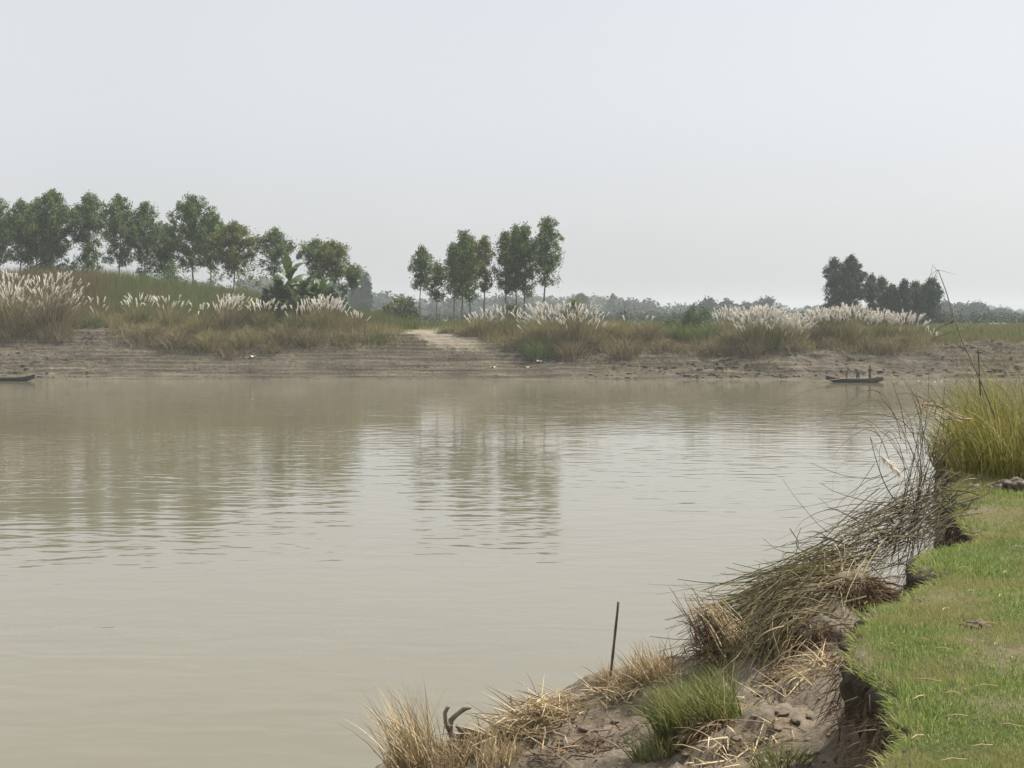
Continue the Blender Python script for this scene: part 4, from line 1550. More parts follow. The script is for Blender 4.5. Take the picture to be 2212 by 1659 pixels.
def upright(h=1.0, **kw):
    p = dict(pelvis=(0, 0, 0.90), waist=(0.01, 0, 1.06), chest=(0.0, 0, 1.28), neck=(0.0, 0, 1.42), chin=(0.03, 0, 1.47), head=(0.03, 0, 1.545), crown=(0.01, 0, 1.60),
             shl=(0, 0.17, 1.34), ell=(0.02, 0.24, 1.08), wrl=(0.16, 0.16, 0.98), hal=(0.22, 0.12, 1.0), shr=(0, -0.17, 1.34), elr=(0.02, -0.24, 1.08), wrr=(0.16, -0.16, 0.98), har=(0.22, -0.12, 1.0),
             hipl=(0, 0.09, 0.85), knl=(0.03, 0.11, 0.47), anl=(0, 0.12, 0.07), toel=(0.14, 0.14, 0.035), hipr=(0, -0.09, 0.85), knr=(0.03, -0.11, 0.47), anr=(0, -0.12, 0.07), toer=(0.14, -0.14, 0.035))
    p.update(kw)
    return {k: (a[0] * h, a[1] * h, a[2] * h) for k, a in p.items()}


# the right one upright with hands at the chest, the middle one bent over, the left one leaning and reaching
person('person in maroon top standing upright at the right end of the boat', (XU(1880, BY), BY, 0.013), R(200),
       upright(1.0, wrl=(0.2, 0.08, 1.16), hal=(0.25, 0.03, 1.2), wrr=(0.2, -0.08, 1.16), har=(0.25, -0.03, 1.2)), 'cloth_red', 'cloth_brown')
bent = upright(1.0, waist=(0.10, 0, 1.02), chest=(0.28, 0, 1.14), neck=(0.40, 0, 1.21), chin=(0.45, 0, 1.22), head=(0.50, 0, 1.255), crown=(0.53, 0, 1.30),
               shl=(0.30, 0.18, 1.17), ell=(0.36, 0.27, 0.92), wrl=(0.46, 0.18, 0.74), hal=(0.5, 0.14, 0.68), shr=(0.30, -0.18, 1.17), elr=(0.36, -0.27, 0.92), wrr=(0.46, -0.18, 0.74), har=(0.5, -0.14, 0.68))
person('person in pale grey shirt bending forward in the middle of the boat', (XU(1854, BY), BY, 0.013), R(235), bent, 'cloth_grey', 'cloth_blue')
lean_ = upright(0.86, waist=(0.05, 0, 1.05), chest=(0.13, 0, 1.25), neck=(0.17, 0, 1.38), chin=(0.21, 0, 1.42), head=(0.22, 0, 1.49), crown=(0.22, 0, 1.55),
                shl=(0.13, 0.17, 1.30), ell=(0.34, 0.22, 1.22), wrl=(0.54, 0.15, 1.28), hal=(0.60, 0.12, 1.31), shr=(0.13, -0.17, 1.30), elr=(0.33, -0.22, 1.16), wrr=(0.52, -0.14, 1.2), har=(0.58, -0.1, 1.22))
person('smaller bare chested person at the left in the boat reaching towards the others', (XU(1829, BY), BY, 0.013), R(-12), lean_, None, 'cloth_brown')


# ------------------------------------------------------------------ plants and debris on the near bank
def zn(x, y):
    a = znear(np.atleast_1d(np.asarray(x, float)), np.atleast_1d(np.asarray(y, float)))[0]
    return a if np.ndim(x) else float(a[0])


def on_ledge(u, v, guess=3.9):
    """where the picture ray at (u, v) meets the near bank"""
    d = P(u, v, 1.0) - np.array([0, 0, EYE])
    ts = np.linspace(4.0, 14.0, 500)
    q = np.array([0, 0, EYE])[None] + ts[:, None] * d[None]
    zg = zn(q[:, 0], q[:, 1])
    hit = np.nonzero(q[:, 2] <= zg)[0]
    k = hit[0] if len(hit) else 300
    return np.array([q[k, 0], q[k, 1], zg[k]])


def tuft(name, label, cat, pos, N, rad, L, mat, lean=(0.1, 0.6), bend=(0.2, 1.0), w=0.004, az=None, azs=9.0, S=6, seed=0, group=None, squash=0.8, kind=None):
    r = np.random.default_rng(seed)
    a = r.uniform(0, 2 * np.pi, N)
    q = np.sqrt(r.uniform(0, 1, N)) * rad
    bx, by = np.cos(a) * q, np.sin(a) * q * squash
    z = zn(pos[0] + bx, pos[1] + by) - pos[2] - 0.01
    z = np.clip(z, -0.3, 0.3)
    base = np.stack([bx, by, z], 1)
    if az is None:
        azv = a + r.normal(size=N) * 0.5
    else:
        azv = az + r.normal(size=N) * azs
    so = Soup()
    blades(so, base, azv, r.uniform(*lean, N), r.uniform(*bend, N), r.uniform(L[0], L[1], N), w * r.uniform(0.6, 1.3, N), S)
    o = link(name, so.mesh(name), M[mat])
    o.location = pos
    return tag(o, label, cat, group, kind)


# the mown turf of the lawn
r = np.random.default_rng(11)
N = 270000
Yl = 1 / r.uniform(1 / 24.0, 1 / 4.4, N)
lo_x = np.interp(Yl, EDGE[(EDGE[:, 1] > 2) & (EDGE[:, 1] < 30)][:, 1], EDGE[(EDGE[:, 1] > 2) & (EDGE[:, 1] < 30)][:, 0]) - 0.6
Xl = lo_x + r.uniform(0, 1, N) * (0.36 * Yl + 0.9 - lo_x)
ok = in_lawn(Xl, Yl)
Xl, Yl = Xl[ok], Yl[ok]
dl = seg_dist(Xl, Yl, EDGE[(EDGE[:, 1] > 2) & (EDGE[:, 1] < 40)])
# bare soil spots
spot = PZ(2185, 1058, LAWN)
bare = np.exp(-(((Xl - spot[0] - 0.25) / 0.42) ** 2 + ((Yl - spot[1]) / 0.5) ** 2)) > 0.45
keep = (~bare) & (r.uniform(size=len(Xl)) < 0.25 + 1.1 * (fbm(Xl * 2.6, Yl * 2.6, 5, 4) + 0.5))
Xl, Yl, dl = Xl[keep], Yl[keep], dl[keep]
n = len(Xl)
base = np.stack([Xl, Yl, lawn_z(Xl, Yl, dl) - 0.004], 1)
lush = sst(12.5, 15.0, Yl) * 0.10 + 0.02 * np.exp(-dl / 0.15)
L = r.uniform(0.014, 0.040, n) * (1 + 0.5 * vnoise(Xl * 1.3, Yl * 1.3, 6)) + lush * r.uniform(0.3, 1.2, n)
so = Soup()
blades(so, base, r.uniform(0, 2 * np.pi, n), r.uniform(0.1, 0.9, n), r.uniform(0.1, 1.0, n), L, (0.0009 + 0.00017 * Yl) * r.uniform(0.7, 1.4, n), 2)
tag(link('lawn_grass', so.mesh('lawn_grass'), M['lawn']), 'short cropped green lawn along the near bank edge', 'grass', kind='stuff')

# grass hanging over the broken edge
m_ = (EDGE[:, 1] > 4) & (EDGE[:, 1] < 24)
LE = EDGE[m_]
seg = np.hypot(*np.diff(LE, axis=0).T)
s = np.concatenate([[0], np.cumsum(seg)])
n = 9000
q = r.uniform(0, s[-1], n)
ex, ey = np.interp(q, s, LE[:, 0]), np.interp(q, s, LE[:, 1])
nx, ny = np.interp(q, sn[:len(NX)], NX), np.interp(q, sn[:len(NY)], NY)
i_ = np.clip(np.searchsorted(s, q) - 1, 0, len(LE) - 2)
tg = LE[i_ + 1] - LE[i_]
tg = tg / np.maximum(np.hypot(tg[:, 0], tg[:, 1])[:, None], 1e-6)
nx, ny = -tg[:, 1], tg[:, 0]
ins_ = r.uniform(-0.03, 0.06, n)
base = np.stack([ex - nx * ins_, ey - ny * ins_, np.full(n, LAWN - 0.055)], 1)
so = Soup()
blades(so, base, np.arctan2(ny, nx) + r.normal(size=n) * 0.7, r.uniform(0.4, 1.2, n), r.uniform(0.4, 1.7, n), r.uniform(0.03, 0.11, n), (0.0013 + 0.0002 * ey) * r.uniform(0.7, 1.3, n), 4)
tag(link('edge_grass', so.mesh('edge_grass'), M['lawn']), 'grass fringe hanging over the broken bank edge', 'grass', kind='stuff')

# roots hanging in the earth face
n = 2600
q = r.uniform(0, s[-1] * 0.6, n)
ex, ey = np.interp(q, s, LE[:, 0]), np.interp(q, s, LE[:, 1])
i_ = np.clip(np.searchsorted(s, q) - 1, 0, len(LE) - 2)
tg = LE[i_ + 1] - LE[i_]
tg = tg / np.maximum(np.hypot(tg[:, 0], tg[:, 1])[:, None], 1e-6)
nx, ny = -tg[:, 1], tg[:, 0]
of = r.uniform(0.05, 0.13, n)
base = np.stack([ex + nx * of, ey + ny * of, LAWN - 0.05 - r.uniform(0, 0.35, n)], 1)
so = Soup()
blades(so, base, np.arctan2(ny, nx) + r.normal(size=n) * 0.9, r.uniform(1.6, 2.8, n), r.uniform(0.0, 0.8, n), r.uniform(0.05, 0.22, n), 0.0022 * r.uniform(0.6, 1.3, n), 4)
tag(link('bank_roots', so.mesh('bank_roots'), M['root']), 'fine brown roots dangling from the broken earth face', 'roots', kind='stuff')

# green tuft on the ledge
p = on_ledge(1512, 1585)
tuft('grass_tuft', 'bright green grass tuft on the slumped mud ledge', 'grass tuft', p, 1400, 0.27, (0.12, 0.45), 'tuft', (0.05, 0.7), (0.2, 1.3), 0.0036, az=math.pi * 0.95, azs=1.0, seed=1, S=6)
p = on_ledge(1445, 1620)
tuft('low_green_weed', 'low dull green weed below the bright green tuft', 'weed', p, 420, 0.22, (0.08, 0.24), 'tall_green', (0.1, 0.8), (0.2, 0.9), 0.004, seed=2)
p = on_ledge(1690, 1648)
tuft('low_green_weed', 'small green weed among clods at the bottom edge', 'weed', p, 260, 0.16, (0.06, 0.16), 'tall_green', (0.1, 0.9), (0.2, 0.9), 0.0035, seed=3)

# straw tufts along the bottom
for k, (u, v, N_, rad, Ls, az, azs, lab) in enumerate([
    (900, 1655, 330, 0.20, (0.22, 0.68), math.pi * 0.9, 0.8, 'pale dry straw tuft fanning out to the left at the bottom edge'),
    (985, 1652, 300, 0.18, (0.10, 0.28), math.pi * 0.5, 1.2, 'dense blond straw tuft just right of the fanning one'),
    (1075, 1645, 200, 0.16, (0.10, 0.28), math.pi * 0.4, 1.2, 'straw tuft below the fallen root at the bottom'),
    (1405, 1465, 260, 0.20, (0.14, 0.34), math.pi * 0.8, 1.2, 'straw tuft behind the bright green grass, above the water'),
    (1315, 1478, 70, 0.06, (0.10, 0.24), math.pi * 0.5, 1.5, 'little straw wisp around the foot of the upright stick'),
]):
    p = on_ledge(u, v)
    tuft('straw_tuft', lab, 'straw', p, N_, rad, Ls, 'straw', (0.1, 0.75), (0.1, 0.7), 0.004, az=az, azs=azs, seed=20 + k, S=5, group='dry straw tufts on the ledge')


# flattened straw heaps: stalks lying across one another
def heap(label, u, v, rx, ry, h, N_, Ls, seed, mat='straw', name='straw_heap'):
    r = np.random.default_rng(seed)
    p = on_ledge(u, v)
    bx, by = np.clip(r.normal(size=N_) * 0.5, -1, 1) * rx, np.clip(r.normal(size=N_) * 0.5, -1, 1) * ry
    z = zn(p[0] + bx, p[1] + by) - p[2] + r.uniform(0, 1, N_) * h * np.exp(-(bx / rx) ** 2 - (by / ry) ** 2)
    z = np.clip(z, -0.25, 0.3 + h)
    base = np.stack([bx, by, z], 1)
    so = Soup()
    blades(so, base, r.uniform(0, 2 * np.pi, N_), r.uniform(0.9, 1.75, N_), r.uniform(0.0, 0.7, N_), r.uniform(*Ls, N_), 0.0042 * r.uniform(0.6, 1.4, N_), 4)
    o = link(name, so.mesh(name), M[mat])
    o.location = p
    return tag(o, label, 'straw', 'heaps of trampled straw on the ledge')


heap('blond straw heap on the mud edge in front of the dark twig', 1135, 1575, 0.38, 0.22, 0.20, 620, (0.12, 0.36), 31)
heap('trampled straw spread on the crest below the upright stick', 1350, 1495, 0.32, 0.2, 0.05, 320, (0.08, 0.25), 32)
heap('straw strewn over the mud left of the lawn edge', 1745, 1450, 0.42, 0.32, 0.04, 230, (0.08, 0.34), 33)
heap('brown straw litter around the driftwood', 1030, 1615, 0.45, 0.25, 0.08, 420, (0.08, 0.3), 34, 'root')
heap('brownish fibres spread over the middle of the mud', 1250, 1625, 0.5, 0.3, 0.03, 260, (0.06, 0.25), 35, 'root')
heap('thin straw scattered below the bright green tuft', 1600, 1630, 0.4, 0.3, 0.03, 150, (0.06, 0.3), 36)

# driftwood: a gnarled fork, and a long root on the mud
p0 = on_ledge(985, 1612)
Yd = p0[1]
t = thing('driftwood', 'grey gnarled forked driftwood standing up from the straw', 'driftwood', p0)
loc = lambda u, v, dy=0.0: P(u, v, Yd + dy) - p0
so = Soup()
tube(so, [loc(985, 1622), loc(980, 1600), loc(972, 1578), loc(974, 1556, 0.02), loc(988, 1542, 0.03), loc(1003, 1531, 0.02), loc(1017, 1528)], [0.030, 0.026, 0.022, 0.021, 0.018, 0.019, 0.012], 9)
link('main_branch', so.mesh('main_branch', True), M['wood'], t)
so = Soup()
tube(so, [loc(973, 1582), loc(963, 1560, -0.03), loc(961, 1540, -0.04), loc(967, 1528, -0.04), loc(972, 1526, -0.04)], [0.020, 0.018, 0.016, 0.015, 0.010], 8)
link('side_branch', so.mesh('side_branch', True), M['wood'], t)
so = Soup()
tube(so, [loc(996, 1622, -0.04), loc(1000, 1598, -0.05), loc(999, 1580, -0.06), loc(990, 1570, -0.05), loc(984, 1567, -0.05)], [0.028, 0.024, 0.022, 0.018, 0.01], 8)
link('root_stub', so.mesh('root_stub', True), M['stick'], t)
pts = []
for (u, v, dz) in [(990, 1592, 0.06), (1025, 1594, 0.05), (1055, 1597, 0.04), (1085, 1607, 0.03), (1120, 1603, 0.03), (1150, 1594, 0.04), (1190, 1590, 0.03), (1220, 1600, 0.02), (1228, 1622, 0.01)]:
    q = on_ledge(u, v)
    pts.append(q + np.array([0, 0, dz]))
so = Soup()
tube(so, np.array(pts), np.linspace(0.020, 0.007, len(pts)), 7)
tag(link('fallen_root', so.mesh('fallen_root', True), M['wood']), 'long grey root lying across the mud right of the driftwood', 'root')


def rod(name, label, cat, u0, v0, u1, v1, r0, r1, mat, bow=0.0, tilt=0.0):
    a = on_ledge(u0, v0)
    b = P(u1, v1, a[1] + tilt)
    tt_ = np.linspace(0, 1, 9)
    pts = a + tt_[:, None] * (b - a) + np.sin(tt_ * np.pi)[:, None] * np.array([bow, 0, 0])
    pts[0, 2] -= 0.06
    so = Soup()
    rad = np.linspace(r0, r1, 9) * (1 + 0.12 * np.sin(np.arange(9) * 2.6))
    tube(so, pts, rad, 8)
    return tag(link(name, so.mesh(name, True), M[mat]), label, cat)


rod('stick', 'dark straight stick standing upright in the ledge against the water', 'stick', 1317, 1480, 1336, 1300, 0.011, 0.0095, 'stick')
rod('twig', 'short dark twig sticking up behind the straw heap', 'twig', 1108, 1560, 1103, 1503, 0.006, 0.0045, 'stick')
rod('twig', 'pale curved twig sticking up right of the straw heap', 'twig', 1218, 1553, 1231, 1490, 0.005, 0.004, 'straw', 0.015)
rod('twig', 'slanting straw stem left of the pale curved twig', 'twig', 1070, 1575, 1098, 1527, 0.004, 0.003, 'straw', -0.01)

# clods of earth on the ledge
cm = []
for k in range(5):
    so = Soup()
    blob(so, (0, 0, 0.25), (1, 1, 0.75), 60 + k, 3, 0.32, 2.2)
    me = so.mesh('earth_clod', False)
    me.materials.append(M['clod'])
    cm.append(me)
r = np.random.default_rng(45)
spots = [(1690, 1545), (1720, 1560), (1745, 1548), (1675, 1575), (1655, 1590), (1700, 1625), (1725, 1640), (1755, 1630), (1780, 1645), (1690, 1650), (1650, 1600), (1630, 1555),
         (1745, 1600), (1790, 1590), (1560, 1630), (1480, 1640), (1360, 1600), (1330, 1560), (1210, 1610), (1150, 1605), (1110, 1625), (1290, 1640), (1390, 1570), (1820, 1480),
         (1770, 1510), (1640, 1500), (1665, 1470), (1800, 1420), (1825, 1560), (1810, 1625), (1590, 1600), (1260, 1580)]
for k, (u, v) in enumerate(spots):
    p = on_ledge(u, v)
    sc = r.uniform(0.010, 0.032) * (1.5 if k in (0, 3, 5, 6, 7) else 1.0)
    o = bpy.data.objects.new('earth_clod', cm[k % 5])
    col.objects.link(o)
    o.location = p + np.array([0, 0, -sc * 0.25])
    o.rotation_euler = (0, 0, r.uniform(0, 6.28))
    o.scale = (sc * r.uniform(0.8, 1.5), sc * r.uniform(0.8, 1.4), sc * r.uniform(0.6, 1.0))
    lab = ('dark crumbly clod in the pile right of the bright green tuft' if u > 1610 and v < 1610 and u < 1760 else
           'dark clod in the crumbled heap at the bottom edge' if v >= 1610 and u > 1540 else
           'dark clod at the shaded foot of the lawn edge' if u >= 1760 else 'dark clod on the mud left of the bright green tuft')
    tag(o, lab, 'clod', 'earth clods: ' + lab)
for k, (u, v, sc, lab) in enumerate([(2110, 1356, 0.055, 'brown clod of soil lying alone on the lawn'), (2198, 1056, 0.16, 'dark heap of dug soil on the lawn at the right edge'),
                                     (2168, 1052, 0.10, 'smaller soil lump left of the dug heap at the right edge'), (1995, 1300, 0.03, 'tiny brown clod near the lawn edge')]):
    p = PZ(u, v, LAWN)
    so = Soup()
    rr_ = np.random.default_rng(470 + k)
    for q in range(34):
        cs = sc * rr_.uniform(0.12, 0.34)
        cx, cyy = rr_.normal() * sc * 0.75, rr_.normal() * sc * 0.6
        blob(so, (cx, cyy, sc * 0.35 * math.exp(-(cx * cx + cyy * cyy) / sc / sc) + 0.012), (cs * 1.2, cs, cs * 0.8), 480 + q, 2, 0.6, 2.4)
    o = link('soil_heap', so.mesh('soil_heap'), M['clod'])
    o.location = (p[0], p[1], LAWN - 0.005)
    o['kind'] = 'stuff'
    tag(o, lab, 'soil heap', 'soil lumps on the lawn')

# straws dropped on the lawn
r = np.random.default_rng(46)
for k, (u, v, a) in enumerate([(2002, 1468, 2.8), (2055, 1495, 0.2), (2125, 1480, 0.1), (2065, 1545, 0.1), (2180, 1565, -0.3), (2055, 1640, 0.2), (2040, 1315, 0.9), (2160, 1285, 1.2), (2095, 1275, 0.5),
                               (2135, 1345, 0.1), (1995, 1380, 2.5), (2150, 1390, 0.9), (2170, 1235, 1.0), (2080, 1225, 0.4), (2185, 1420, 1.6), (1985, 1505, 0.8), (2120, 1610, 0.2), (2035, 1400, 2.9),
                               (1950, 1345, 2.4), (1925, 1390, 2.1), (2195, 1180, 0.3), (2010, 1250, 2.0), (2110, 1155, 0.7), (1980, 1590, 0.7)]):
    p = PZ(u, v, LAWN + 0.035)
    L = r.uniform(0.05, 0.13)
    where = 'in the green upper part of the lawn' if v < 1300 else ('in the middle of the lawn' if v < 1480 else 'on the lower lawn near the bottom edge')
    tt_ = np.linspace(-0.5, 0.5, 5)[:, None]
    pts = tt_ * L * np.array([[math.cos(a), math.sin(a), 0]]) + np.array([[0, 0, 1]]) * (0.004 * np.cos(tt_ * 7)) + np.array([[-math.sin(a), math.cos(a), 0]]) * (tt_ ** 2) * L * r.uniform(-0.4, 0.4)
    so = Soup()
    tube(so, pts, [0.0022, 0.0028, 0.003, 0.0026, 0.002], 4)
    o = link('dry_straw', so.mesh('dry_straw'), M['straw'])
    o.location = p
    lab = ('short' if L < 0.085 else 'long') + ' loose pale dry straw ' + where
    tag(o, lab, 'straw', lab)


# ------------------------------------------------------------------ slumped reeds at the broken bank
def strands(ctrl, w, S=8, sides=3, so=None, tip=0.4):
    C = bez(ctrl, S)
    if len(C) > 8:                              # stems are broken: keep a random stretch of each
        F = bez(ctrl, 40)
        a = r.uniform(0, 0.5, len(C)) * (r.uniform(size=len(C)) < 0.75)
        b = np.clip(a + r.uniform(0.35, 0.9, len(C)), 0, 1)
        q = a[:, None] + (b - a)[:, None] * np.linspace(0, 1, S)[None]
        k0 = np.clip((q * 39).astype(int), 0, 38)
        fr = (q * 39 - k0)[..., None]
        ii = np.arange(len(C))[:, None]
        C = F[ii, k0] * (1 - fr) + F[ii, k0 + 1] * fr
        C = C + np.cumsum(r.normal(size=C.shape) * 0.006, axis=1)
    so = so or Soup()
    V_, Q_ = sweep(C, taper(len(C), S, w, 1.3, tip), sides)
    so.add(V_, Q_)
    return so


def jit(c, N_, sig, r):
    c = np.asarray(c, float)
    sig = np.asarray(sig, float).reshape(-1, 1) if np.ndim(sig) else np.full((len(c), 1), sig)
    return c[None] + r.normal(size=(N_, 1, 3)) * sig[None].mean() * 0.5 + r.normal(size=(N_, len(c), 3)) * sig[None] * 1.05


# fallen reeds: dark stems that lean out of the bank down to the water side
r = np.random.default_rng(50)
root_p = P(2062, 1085, 12.3)
t = thing('fallen_reed_clump', 'big clump of dark fallen reeds drooping from the bank edge towards the water', 'reeds', root_p)
def rel(c):
    return np.array([P(*q) - root_p for q in c])
so = Soup()
for (c, N_, sg, w) in [
    ([(2080, 1060, 12.6), (1990, 1075, 12.2), (1880, 1150, 11.8), (1740, 1240, 11.5)], 46, (0.14, 0.10, 0.10, 0.20), 0.0055),
    ([(2075, 1090, 12.2), (1995, 1110, 12.0), (1900, 1180, 11.7), (1830, 1225, 11.5)], 48, (0.14, 0.10, 0.11, 0.18), 0.005),
    ([(2090, 1110, 11.8), (2020, 1125, 11.7), (1960, 1200, 11.5), (1935, 1275, 11.2)], 32, (0.12, 0.11, 0.12, 0.14), 0.0045),
    ([(2060, 1040, 13.0), (1990, 1040, 12.8), (1930, 1080, 12.5), (1850, 1150, 12.3)], 16, (0.14, 0.14, 0.16, 0.22), 0.0045),
    ([(2095, 1130, 11.4), (2040, 1150, 11.4), (1990, 1230, 11.2), (1985, 1290, 10.9)], 24, (0.10, 0.10, 0.10, 0.10), 0.0045),
]:
    ctrl = jit(rel(c), N_, sg, r)
    strands(ctrl, w * 0.8 * r.uniform(0.5, 1.4, N_), 8, 3, so)
link('stems', so.mesh('stems'), M['stem_dark'], t)
so = Soup()
for (c, N_, sg, w) in [
    ([(2060, 1060, 12.6), (1960, 1090, 12.2), (1860, 1160, 11.8), (1730, 1245, 11.4)], 40, (0.16, 0.16, 0.18, 0.24), 0.004),
    ([(2060, 1020, 13.2), (1980, 1030, 13.0), (1930, 1060, 12.7), (1885, 1090, 12.6)], 22, (0.16, 0.2, 0.25, 0.3), 0.0035),
]:
    strands(jit(rel(c), N_, sg, r), w * r.uniform(0.5, 1.3, N_), 8, 3, so)
link('pale_stems', so.mesh('pale_stems'), M['stem_mix'], t)
# flat withered leaves hanging off the stems
so = Soup()
N_ = 330
f = r.uniform(0, 1, N_)
c0 = rel([(2070, 1070, 12.4), (1980, 1090, 12.1), (1890, 1165, 11.8), (1760, 1235, 11.5)])
b0 = bez(np.tile(c0[None], (1, 1, 1)), 60)[0][(f * 59).astype(int)] + r.normal(size=(N_, 3)) * np.array([0.14, 0.12, 0.10])
blades(so, b0, r.uniform(2.0, 4.6, N_), r.uniform(0.9, 2.2, N_), r.uniform(0.3, 1.6, N_), r.uniform(0.12, 0.42, N_), 0.0055 * r.uniform(0.5, 1.4, N_), 6)
o_ = link('withered_leaves', so.mesh('withered_leaves'), M['stem_mix'], t)
o_['kind'] = 'stuff'

# green and brown stems sagging over the slumped block
p = P(1860, 1260, 11.0)
t2 = thing('sagging_grass_mat', 'mat of long olive stems combed to the left over the slumped block', 'grass mat', p)
root_p = p
so = Soup()
for (c, N_, sg, w) in [
    ([(1830, 1235, 11.2), (1740, 1235, 11.1), (1640, 1285, 11.0), (1520, 1330, 10.9)], 110, (0.10, 0.09, 0.08, 0.17), 0.005),
    ([(1760, 1290, 10.9), (1690, 1290, 10.9), (1600, 1340, 10.8), (1520, 1400, 10.7)], 120, (0.12, 0.10, 0.09, 0.15), 0.005),
    ([(1720, 1340, 10.6), (1660, 1350, 10.6), (1600, 1390, 10.5), (1570, 1450, 10.4)], 90, (0.11, 0.08, 0.08, 0.12), 0.005),
    ([(1800, 1300, 10.5), (1730, 1270, 10.4), (1640, 1330, 10.3), (1575, 1430, 10.2)], 90, (0.12, 0.10, 0.09, 0.14), 0.005),
    ([(1760, 1330, 10.2), (1700, 1300, 10.1), (1640, 1370, 10.0), (1610, 1460, 9.9)], 70, (0.10, 0.09, 0.09, 0.12), 0.005),
    ([(1700, 1380, 10.4), (1670, 1370, 10.4), (1640, 1410, 10.3), (1630, 1470, 10.2)], 90, (0.10, 0.07, 0.07, 0.09), 0.0045),
    ([(1900, 1215, 11.4), (1820, 1205, 11.4), (1740, 1240, 11.3), (1660, 1285, 11.2)], 80, (0.12, 0.10, 0.12, 0.20), 0.005),
]:
    strands(jit(rel(c), N_, sg, r), w * r.uniform(0.5, 1.4, N_), 8, 3, so)
link('stems', so.mesh('stems'), M['stem_mix'], t2)
so = Soup()
for (c, N_, sg, w) in [
    ([(1840, 1240, 11.0), (1740, 1235, 10.9), (1630, 1300, 10.8), (1510, 1370, 10.7)], 120, (0.14, 0.12, 0.12, 0.20), 0.0045),
    ([(1780, 1300, 10.3), (1700, 1300, 10.2), (1630, 1390, 10.1), (1600, 1470, 10.0)], 130, (0.14, 0.12, 0.12, 0.14), 0.0045),
    ([(1740, 1350, 10.1), (1690, 1370, 10.0), (1670, 1420, 9.9), (1660, 1480, 9.8)], 110, (0.12, 0.10, 0.09, 0.10), 0.004),
    ([(1860, 1230, 11.0), (1830, 1260, 10.6), (1810, 1320, 10.3), (1800, 1390, 10.1)], 90, (0.14, 0.12, 0.10, 0.12), 0.004),
]:
    strands(jit(rel(c), N_, sg, r), w * r.uniform(0.5, 1.4, N_), 8, 2, so)
link('brown_stems', so.mesh('brown_stems'), M['kans_brown'], t2)
so = Soup()
for (c, N_, sg, w) in [
    ([(1790, 1250, 11.1), (1740, 1230, 11.0), (1700, 1240, 11.0), (1650, 1280, 10.9)], 60, (0.14, 0.10, 0.10, 0.14), 0.004),
    ([(1700, 1300, 10.8), (1650, 1290, 10.8), (1600, 1330, 10.7), (1560, 1380, 10.6)], 45, (0.14, 0.10, 0.10, 0.14), 0.004),
]:
    strands(jit(rel(c), N_, sg, r), w * r.uniform(0.5, 1.3, N_), 6, 2, so)
link('green_blades', so.mesh('green_blades'), M['tall_green'], t2)

# bundle of broken dry reeds standing at the left of the mat
p = P(1600, 1440, 10.3)
root_p = p
t3 = thing('dry_reed_bundle', 'bundle of broken dry reeds with pale cut tops at the left of the slumped block', 'reeds', p)
so = Soup()
for (c, N_, sg, w) in [
    ([(1625, 1450, 10.2), (1590, 1400, 10.3), (1545, 1340, 10.4), (1515, 1295, 10.5)], 85, (0.09, 0.06, 0.05, 0.055), 0.0048),
    ([(1650, 1440, 10.2), (1610, 1400, 10.3), (1560, 1350, 10.4), (1535, 1320, 10.5)], 45, (0.09, 0.06, 0.05, 0.07), 0.0045),
]:
    strands(jit(rel(c), N_, sg, r), w * r.uniform(0.6, 1.3, N_), 6, 3, so)
link('pale_stems', so.mesh('pale_stems'), M['straw'], t3)
so = Soup()
for (c, N_, sg, w) in [
    ([(1580, 1450, 10.3), (1540, 1400, 10.4), (1515, 1350, 10.5), (1500, 1310, 10.5)], 130, (0.09, 0.06, 0.06, 0.07), 0.0042),
    ([(1570, 1430, 10.3), (1530, 1400, 10.4), (1500, 1400, 10.5), (1475, 1440, 10.5)], 80, (0.08, 0.07, 0.07, 0.10), 0.004),
]:
    strands(jit(rel(c), N_, sg, r), w * r.uniform(0.6, 1.3, N_), 7, 2, so)
link('brown_stems', so.mesh('brown_stems'), M['root'], t3)

# root balls of the slumped block
for k, (u, v, Yb, rx, rz, lab) in enumerate([(1765, 1390, 10.2, 0.27, 0.20, 'brown shaggy root ball facing the lawn on the slumped block'),
                                             (1845, 1292, 10.6, 0.26, 0.17, 'dark earthy root ball at the right end of the slumped block'),
                                             (1560, 1590, 8.95, 0.20, 0.12, 'reddish brown root mat at the foot of the bright green tuft')]):
    p = P(u, v, Yb)
    t = thing('root_ball', lab, 'root ball', p, 'root balls of the slumped bank')
    so = Soup()
    blob(so, (0, 0, -0.02), (rx, rx * 0.8, rz), 80 + k, 4, 0.30, 1.6)
    link('earth', so.mesh('earth'), M['clod'], t)
    rr_ = np.random.default_rng(90 + k)
    N_ = 2600
    d = norm(rr_.normal(size=(N_, 3)) * np.array([1, 1, 0.8]))
    d[:, 1] = -np.abs(d[:, 1]) * 0.9 + 0.25 * rr_.normal(size=N_)
    b0 = d * np.array([rx, rx * 0.8, rz]) * 0.97
    so = Soup()
    blades(so, b0, np.arctan2(d[:, 1], d[:, 0]) + rr_.normal(size=N_) * 0.8, rr_.uniform(1.3, 2.6, N_), rr_.uniform(0.2, 1.2, N_), rr_.uniform(0.06, 0.26, N_), 0.0038 * rr_.uniform(0.6, 1.4, N_), 5)
    link('roots', so.mesh('roots'), M['root'], t)

